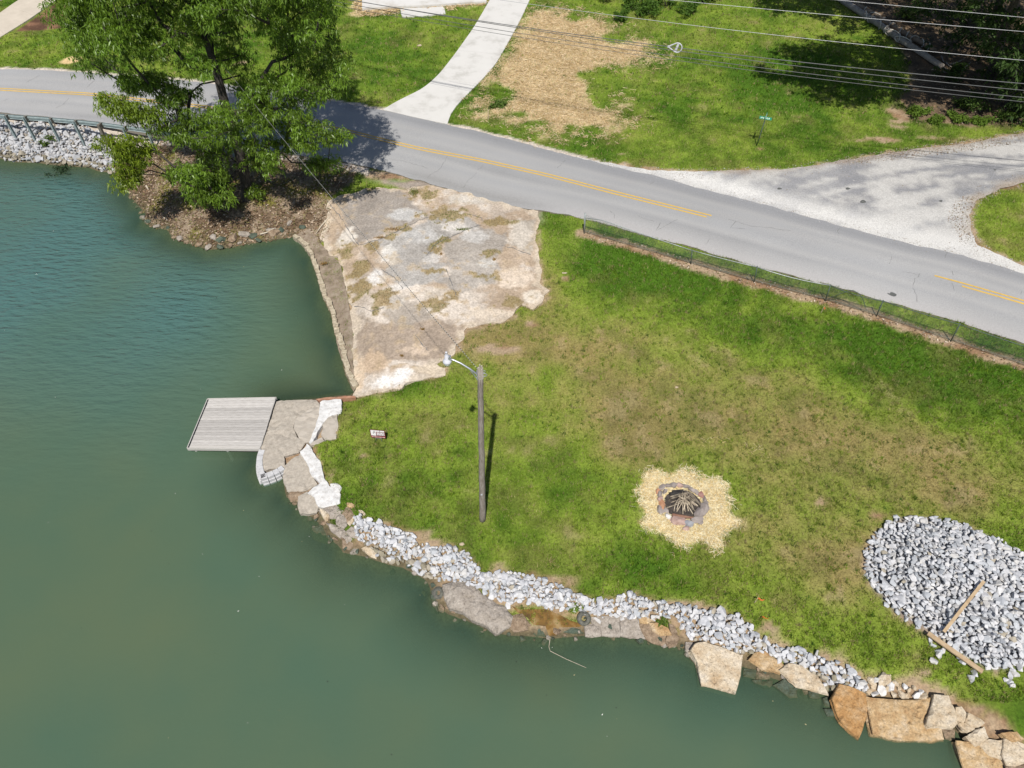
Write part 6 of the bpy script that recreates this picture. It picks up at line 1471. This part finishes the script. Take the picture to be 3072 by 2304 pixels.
# undergrowth: shrubs, each a plant with stems and leaves
def shrub(px, py, r, h, col, seed, label, group, n=9, leafn=120, ll=.22, lw=.07, name="shrub"):
    b0_ = PT(px, py); rg = np.random.default_rng(seed)
    t = b0_ + np.stack([rg.normal(size=n) * r * .5, rg.normal(size=n) * r * .5, h * (.25 + .65 * rg.random(n))], 1)
    o = base_thing(name, b0_, label, "shrub", group); mbx = MB()
    for q in t: mbx.tube([b0_ + (q - b0_) * .0, b0_ + (q - b0_) * np.array((.4, .4, .6)), q], [.03, .02, .01], 4)
    to_local(mbx, b0_).build("stem", m_bark, o)
    V, F, cc, _ = leaf_arrays(t, np.full(n, r * .45), leafn, ll, lw, np.tile(np.array(col), (n, 1)), .2, seed=seed)
    obj("foliage", new_mesh("foliage", V - b0_, F, m_leafd, False, cc), o)
for j, (px, py, r, h, lb) in enumerate([(1905, 30, .9, 1.0, "first bush of the row at the top edge"), (1945, 45, 1.0, 1.2, "leafy bush second from the driveway at the top edge"), (2000, 20, 1.4, 1.6, "largest bush at the top edge right of the straw"), (2060, 40, 1.1, 1.0, "bush with rocks at its foot at the top edge"), (1860, 65, .5, .9, "small upright dark bush standing alone in the straw's far corner"), (2110, 10, 1.2, 1.3, "last bush of the top row before the lawn opens"), (1830, 0, 1.2, 1.4, "bush half cut by the top edge"), (1740, -15, 1.2, 1.2, "dim bush above the straw patch")]):
    shrub(px, py, r, h, (.07, .14, .018), 400 + j, lb, "bushes at the top edge")
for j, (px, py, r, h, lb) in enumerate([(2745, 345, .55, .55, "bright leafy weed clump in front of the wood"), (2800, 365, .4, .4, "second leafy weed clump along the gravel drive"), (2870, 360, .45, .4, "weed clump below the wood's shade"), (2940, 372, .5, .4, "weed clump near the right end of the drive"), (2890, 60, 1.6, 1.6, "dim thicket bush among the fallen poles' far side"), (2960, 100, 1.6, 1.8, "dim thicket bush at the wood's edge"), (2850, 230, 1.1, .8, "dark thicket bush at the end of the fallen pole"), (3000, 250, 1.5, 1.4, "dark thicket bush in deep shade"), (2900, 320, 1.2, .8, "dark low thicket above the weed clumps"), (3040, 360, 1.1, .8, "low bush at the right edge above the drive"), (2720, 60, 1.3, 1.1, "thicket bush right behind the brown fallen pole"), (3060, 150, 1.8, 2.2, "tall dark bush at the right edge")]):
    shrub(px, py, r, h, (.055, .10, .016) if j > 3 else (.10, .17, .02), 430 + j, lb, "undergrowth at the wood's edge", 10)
shrub(142, 432, .35, .5, (.07, .12, .02), 470, "small green weed growing in the riprap bank", None, 5, 60)
shrub(*crop(*CB, [(1805, 435)])[0], .22, .2, (.10, .16, .02), 472, "tuft growing on the thin ochre plate", None, 5, 60, .14, .04)
shrub(*crop(*CB, [(1160, 310)])[0], .2, .18, (.12, .2, .02), 473, "bright weed among the stones left of the old tyre", None, 5, 50, .14, .04)
shrub(1495, 318, .55, .35, (.09, .15, .025), 474, "dark weed clump at the straw patch's near corner", None, 8, 90)
shrub(*crop((0, 320), 4.424, [(840, 850)])[0], 1.0, .25, (.03, .06, .025), 475, "dark water weed at the foot of the riprap bank", None, 12, 70)

# ------------------------------------------------------------------ grass, weeds, straw, litter (nobody could count it)
def blades(name, pts, zf, hgt, wid, col, label, cat, material, lean=.55, kind="stuff"):
    n = len(pts); z = zf; a = rng.random(n) * 6.283; h = hgt * (.55 + .8 * rng.random(n)); b_ = rng.random(n) * 6.283; l_ = h * lean * rng.random(n) * 1.6
    w_ = wid * (.7 + .6 * rng.random(n)); cx, sx = np.cos(a) * w_ / 2, np.sin(a) * w_ / 2
    V = np.empty((n, 3, 3), np.float32)
    V[:, 0] = np.stack([pts[:, 0] - cx, pts[:, 1] - sx, z - .01], 1); V[:, 1] = np.stack([pts[:, 0] + cx, pts[:, 1] + sx, z - .01], 1)
    V[:, 2] = np.stack([pts[:, 0] + np.cos(b_) * l_, pts[:, 1] + np.sin(b_) * l_, z + h], 1)
    o = obj(name, new_mesh(name, V.reshape(-1, 3), np.arange(3 * n).reshape(n, 3), material, False, np.repeat(col, 3, 0)))
    tag(o, label, cat, kind=kind); return o
m_blade = leafmat("grass_blades", trans=.3, rough=.6, spec=.2)
def sample_view(n, y0, y1, margin=2.0):
    Y = y0 + (y1 - y0) * rng.random(n); hw = (Y * _cp + H * _sp) * 1536 / FPX + margin
    return np.stack([(rng.random(n) * 2 - 1) * hw, Y], 1)
def bil(A, X, Y):
    i0 = int(np.argmin(np.abs(xs + 46))); j0 = int(np.argmin(np.abs(ys - 3)))
    u = np.clip((X + 46) / .2, 0, 458.9); v = np.clip((Y - 3) / .2, 0, 323.9); a = u.astype(int); b_ = v.astype(int); fu = u - a; fv = v - b_; a = a + i0; b_ = b_ + j0
    return (A[b_, a] * (1 - fu) + A[b_, a + 1] * fu) * (1 - fv) + (A[b_ + 1, a] * (1 - fu) + A[b_ + 1, a + 1] * fu) * fv
def fields_fast(X, Y):
    f = {k_: bil(v_, X, Y) for k_, v_ in fg.items() if k_ != "n4"}; f["n4"] = fbm(X, Y, .16, 2, 9); return f
def grass_zone(n, y0, y1, hgt, wid, name, label, clumps=0):
    Q_ = sample_view(n, y0, y1); X, Y = Q_[:, 0], Q_[:, 1]
    s0 = bil(fg["sd"], X, Y); k = s0 > .25; Q_ = Q_[k]; X, Y = Q_[:, 0], Q_[:, 1]
    f = fields_fast(X, Y)
    land = np.clip(1 - f["dirt"], 0, 1) * (.35 + .65 * (f["n4"] > .45))
    e = (f["n2"] - .5) * .5
    for q_ in ("road", "gravel", "pad", "drive"): land = land * (f[q_] < -.04 + (.10 * rng.random(len(X)) if q_ == "road" else (f["n2"] - .42) * 1.3 * rng.random(len(X))) * (q_ != "drive"))
    land = land * np.where(f["forest"] + e * 3 > 0, .06, 1) * (f["landing"] < -.05)
    land = land * (f["between"] < .35) * (f["strip"] < .02) * (f["pile"] < .0) * (f["bank"] < .1) * (f["pit"] < -.02 + .25 * (rng.random(len(X)) - .5))
    land = land * np.where(f["straw"] + e * 3 + (f["n3"] - .5) * 2.4 + (rng.random(len(X)) - .5) * 2.2 > .15, .08, 1) * (f["mulch"] < 0) * (f["dune"] < 0) * np.where(f["litter"] > 0, .16 * (f["n3"] > .5), 1)
    land = land * np.where(f["shoulder"] + e > .5, .08, 1) * (sd_poly(X, Y, W(crop(*CD, [(1020, 115), (1700, 90), (1660, 500), (1390, 560), (1540, 960), (1700, 1050), (1690, 1190), (1470, 1250), (1300, 1200)]))) < 0)
    land = land * (1 - .8 * np.clip(ss(30, 40, X) * ss(42, 50, Y), 0, 1))
    k = rng.random(len(X)) < land; Q_ = Q_[k]; f = {a: b2[k] for a, b2 in f.items()}
    c_ = grass_col(f) * (.45 + .55 * rng.random((len(Q_), 1)) + 1.3 * (f["n4"][:, None] - .3)); dead = rng.random(len(Q_)) < .10 + .25 * f["dry"]
    c_ = np.where(dead[:, None], np.array((.40, .34, .17)) * (.7 + .6 * rng.random((len(Q_), 1))), c_)
    hh = hgt * (.6 + .7 * np.clip(1.1 - f["dry"], .2, 1)) * (.5 + 1.0 * f["n4"])
    if clumps:
        ci = rng.integers(len(Q_), size=clumps); m_ = 13
        q2 = np.repeat(Q_[ci], m_, 0) + rng.normal(size=(clumps * m_, 2)) * np.repeat(.03 + .05 * rng.random((clumps, 1)), m_, 0)
        tone = np.where(rng.random((clumps, 1)) < .55, np.array((.20, .30, .03)), np.where(rng.random((clumps, 1)) < .5, np.array((.07, .15, .02)), np.array((.36, .31, .15))))
        c2_ = np.repeat(tone * (.8 + .4 * rng.random((clumps, 1))), m_, 0) * (.7 + .6 * rng.random((clumps * m_, 1)))
        Q_ = np.concatenate([Q_, q2]); c_ = np.concatenate([c_, c2_]); hh = np.concatenate([hh, np.repeat(.07 + .09 * rng.random(clumps), m_)])
    return blades(name, Q_, bil(gz_land, Q_[:, 0], Q_[:, 1]), hh, wid, c_, label, "grass", m_blade)
grass_zone(640000, 8, 31.5, .095, .024, "lawn_grass", "short mixed green and dry grass on the lakeside lawn", 7000)
grass_zone(330000, 31.5, 47, .10, .030, "verge_grass", "grass on the verges beside the road")
grass_zone(200000, 47, 70, .12, .042, "far_grass", "grass on the lawns across the road", 4000)
# weeds in the pad's hollows
WP = []; WC = []
for (x, y, a, b2) in [(860, 110, 50, 30), (720, 375, 60, 12), (620, 430, 50, 10), (1200, 370, 60, 10), (1430, 580, 15, 10), (1050, 540, 14, 10), (770, 1245, 14, 10), (920, 1060, 16, 8), (210, 570, 30, 12)]:
    n = int(a * b2 * .22) + 40
    q_ = rng.normal(size=(n, 2)) * .42 * np.array((a, b2)) + np.array((x, y)); WP.append(q_)
    WC.append(np.array((.10, .13, .022)) * (.7 + .6 * rng.random((n, 1))) if rng.random() < .55 else np.array((.26, .17, .06)) * (.7 + .6 * rng.random((n, 1))))
WP = np.concatenate(WP); WC = np.concatenate(WC)
ww = np.array([P(880 + q[0] / 2.37, 540 + q[1] / 2.37, .12) for q in WP])[:, :2]
A = np.array(pad_poly); Q_ = A.min(0) + (A.max(0) - A.min(0)) * rng.random((42000, 2)); Q_ = Q_[sd_poly(Q_[:, 0], Q_[:, 1], pad_poly) > .05]
so = np.zeros(len(Q_))
for s_ in SOIL: so = np.maximum(so, padblob(*s_, Q_[:, 0], Q_[:, 1]))
so = so * .95 + (fbm(Q_[:, 0], Q_[:, 1], .45, 4, 52) - .5) * 1.28 + (fbm(Q_[:, 0], Q_[:, 1], .22, 2, 54) - .5) * .88
kq = so > .56; Q_ = Q_[kq]; n = len(Q_); gn = ss(.40, .6, fbm(Q_[:, 0], Q_[:, 1], 1.1, 3, 90))[:, None]
cw_ = (np.array((.14, .19, .035)) * gn + np.array((.40, .29, .14)) * (1 - gn)) * (.6 + .8 * rng.random((n, 1)))
ww = np.concatenate([ww, Q_]); WC = np.concatenate([WC * 1.3, cw_])
wz = np.array([pad_z(*q[:2]) for q in ww])
blades("weeds", ww[:, :2], wz, np.full(len(ww), .085), .03, WC, "weeds and dry grass in the pad's cracks and hollows", "weeds", m_blade, .8)
# straw
m_strawm = leafmat("dry_straw", trans=.15, rough=.7, spec=.25)
def strands(name, poly, n, ln, wd, tones, label, zoff=.03, edge=.25, zf=None):
    A = np.array([p[:2] for p in poly]); lo, hi = A.min(0) - edge, A.max(0) + edge; Q_ = lo + (hi - lo) * rng.random((int(n * 1.9), 2))
    d = sd_poly(Q_[:, 0], Q_[:, 1], poly) if zf is None else zf(Q_[:, 0], Q_[:, 1]); Q_ = Q_[d + (fbm(Q_[:, 0], Q_[:, 1], .5, 3, 77) - .5) * edge * 2.4 > rng.normal(size=len(Q_)) * edge * .45]
    Q_ = Q_[np.maximum(sd_poly(Q_[:, 0], Q_[:, 1], drive_poly), .82 - np.hypot(Q_[:, 0] - pc_[0], (Q_[:, 1] - pc_[1]) * 1.05)) < .0][:n]
    n = len(Q_); a = rng.random(n) * 6.283; L_ = ln * (.5 + rng.random(n)); el = rng.normal(size=n) * .22
    dx = np.stack([np.cos(a) * np.cos(el), np.sin(a) * np.cos(el), np.sin(el)], 1) * L_[:, None] / 2; sd_ = np.stack([-np.sin(a), np.cos(a), rng.normal(size=n) * .5], 1) * wd / 2
    c_ = np.c_[Q_, zt(Q_[:, 0], Q_[:, 1], np.full(n, 9.0)) + zoff + .05 * rng.random(n)]
    V = np.stack([c_ - dx - sd_, c_ - dx + sd_, c_ + dx + sd_, c_ + dx - sd_], 1).reshape(-1, 3)
    T = np.array(tones); col = T[rng.integers(len(T), size=n)] * (.8 + .4 * rng.random((n, 1)))
    o = obj(name, new_mesh(name, V, np.arange(4 * n).reshape(n, 4), m_strawm, False, np.repeat(col, 4, 0))); tag(o, label, "straw", kind="stuff")
YS = [(.70, .58, .32), (.76, .68, .45), (.62, .47, .22), (.78, .73, .55)]; TS = [(.56, .42, .23), (.66, .52, .32), (.46, .33, .17), (.72, .60, .40)]
strands("pit_straw", pit_straw_poly, 9000, .2, .011, YS, "yellow straw strewn round the fire pit", .03, .34)
strands("seed_straw", straw_poly, 42000, .24, .018, TS, "tan straw mulch over new seed beside the driveway", .03, 1.6, straw_sd)
strands("patio_straw", patio_straw_poly, 5000, .34, .03, TS, "tan straw mulch round the patio", .03, .3)
for k_, (px, py, rx_, ry_) in enumerate([(2290, 1355, 55, 22), (2130, 1325, 60, 26), (1960, 1480, 18, 10)]):
    c_, s_ = px_scale(px, py); strands("stray_straw", [(c_[0] + rx_ * s_ * math.cos(t), c_[1] + ry_ * s_ * math.sin(t)) for t in np.linspace(0, 6.283, 9)[:-1]], [50, 70, 20][k_], .17, .009, TS, "wisps of stray straw on the dry grass", .07, .3)
# leaf litter: curled brown leaves under the tree and along the fence
def litter(name, poly, n, sz, tones, label, edge=.2):
    A = np.array([p[:2] for p in poly]); lo, hi = A.min(0), A.max(0); Q_ = lo + (hi - lo) * rng.random((n * 3, 2))
    Q_ = Q_[sd_poly(Q_[:, 0], Q_[:, 1], poly) > -edge * rng.random(len(Q_))][:n]; n = len(Q_)
    R_ = rng.normal(size=(n, 3)) * .35 + np.array((0, 0, 1)); R_ /= np.linalg.norm(R_, axis=1)[:, None]; u = np.cross(R_, rng.normal(size=(n, 3))); u /= np.linalg.norm(u, axis=1)[:, None]; v = np.cross(R_, u)
    s_ = sz * (.6 + .8 * rng.random((n, 1))); c_ = np.c_[Q_, zt(Q_[:, 0], Q_[:, 1]) + .03 + .03 * rng.random(n)]
    V = np.stack([c_ - u * s_, c_ + v * s_ * .45, c_ + u * s_, c_ - v * s_ * .45], 1).reshape(-1, 3)
    T = np.array(tones); col = T[rng.integers(len(T), size=n)] * (.7 + .6 * rng.random((n, 1)))
    o = obj(name, new_mesh(name, V, np.arange(4 * n).reshape(n, 4), m_strawm, False, np.repeat(col, 4, 0))); tag(o, label, "leaf litter", kind="stuff")
BT = [(.22, .14, .085), (.32, .24, .165), (.14, .09, .055), (.42, .34, .26), (.18, .155, .065)]
litter("leaf_litter", litter_poly, 9000, .085, BT, "brown fallen leaves covering the point under the tree")
litter("drive_litter", W([(2480, 490), (2560, 470), (2720, 445), (2920, 418), (3072, 392), (3072, 425), (2900, 452), (2720, 475), (2560, 492)]), 1500, .045, BT, "dead leaves washed along the drive's upper edge")
litter("island_litter", W([(2880, 590), (2930, 590), (2900, 650), (2905, 700), (2940, 745), (2880, 720), (2840, 660)]), 350, .045, BT, "dead leaves on the gravel beside the grass island")
litter("wood_litter", forest_poly, 5000, .09, BT, "dead leaves on the wood's floor")
fl = resample(fence_w, 40); fpoly = [tuple(p + np.array((.0, .38))) for p in fl] + [tuple(p - np.array((.0, .42))) for p in fl[::-1]]
litter("fence_litter", fpoly, 4200, .06, BT + [(.55, .47, .38)], "dead leaves and chips along the foot of the fence", .15)
# loose gravel along the drive's edges
gpts = []
A = np.array(gravel_poly); Q_ = A.min(0) + (A.max(0) - A.min(0)) * rng.random((60000, 2)); Q_ = Q_[np.abs(Q_[:, 0]) < (Q_[:, 1] * _cp + H * _sp) * 1536 / FPX + 2]; d = sd_poly(Q_[:, 0], Q_[:, 1], gravel_poly); Q_ = Q_[(d > -.35) & (d < .9) | (rng.random(len(d)) < .05) & (d > 0)][:3200]
n = len(Q_); gzv = zt(Q_[:, 0], Q_[:, 1], np.full(n, 9.0)) + .03; s_ = .015 + .025 * rng.random(n)
oct_ = np.array([(1, 0, 0), (0, 1, 0), (-1, 0, 0), (0, -1, 0), (0, 0, .8)]); V = np.c_[Q_, gzv][:, None, :] + oct_[None] * s_[:, None, None] * (.7 + .6 * rng.random((n, 5, 1)))
F = (np.array([(0, 1, 4), (1, 2, 4), (2, 3, 4), (3, 0, 4)])[None] + 5 * np.arange(n)[:, None, None]).reshape(-1, 3)
tn = np.array([(.46, .44, .41), (.38, .36, .34), (.26, .21, .15), (.50, .48, .45)])[rng.integers(4, size=n)]
o = obj("loose_gravel", new_mesh("loose_gravel", V.reshape(-1, 3), F, m_gravel, False, np.repeat(tn, 5, 0))); tag(o, "loose gravel strewn along the drive's edges", "gravel", kind="stuff")
# floating specks: leaves and bits drifting on the lake
n = 150; Q_ = sample_view(n * 3, 4, 40, 0); dd = sd_poly(Q_[:, 0], Q_[:, 1], land_poly); Q_ = Q_[(dd < -.3) & (rng.random(len(dd)) < np.exp(dd * .22) + .12)][:n]; n = len(Q_)
a = rng.random(n) * 6.283; s_ = .015 + .028 * rng.random(n) ** 2; u = np.stack([np.cos(a), np.sin(a), 0 * a], 1) * s_[:, None]; v = np.stack([-np.sin(a), np.cos(a), 0 * a], 1) * s_[:, None] * .5; c_ = np.c_[Q_, np.full(n, WZ + .012)]
V = np.stack([c_ - u, c_ + v, c_ + u, c_ - v], 1).reshape(-1, 3); tn = np.array([(.7, .7, .66), (.03, .035, .03), (.4, .36, .2), (.03, .03, .03)])[rng.integers(4, size=n)]
o = obj("floating_litter", new_mesh("floating_litter", V, np.arange(4 * n).reshape(n, 4), m_strawm, False, np.repeat(tn, 4, 0))); tag(o, "specks of leaf and foam floating on the lake", "floating bits", kind="stuff")
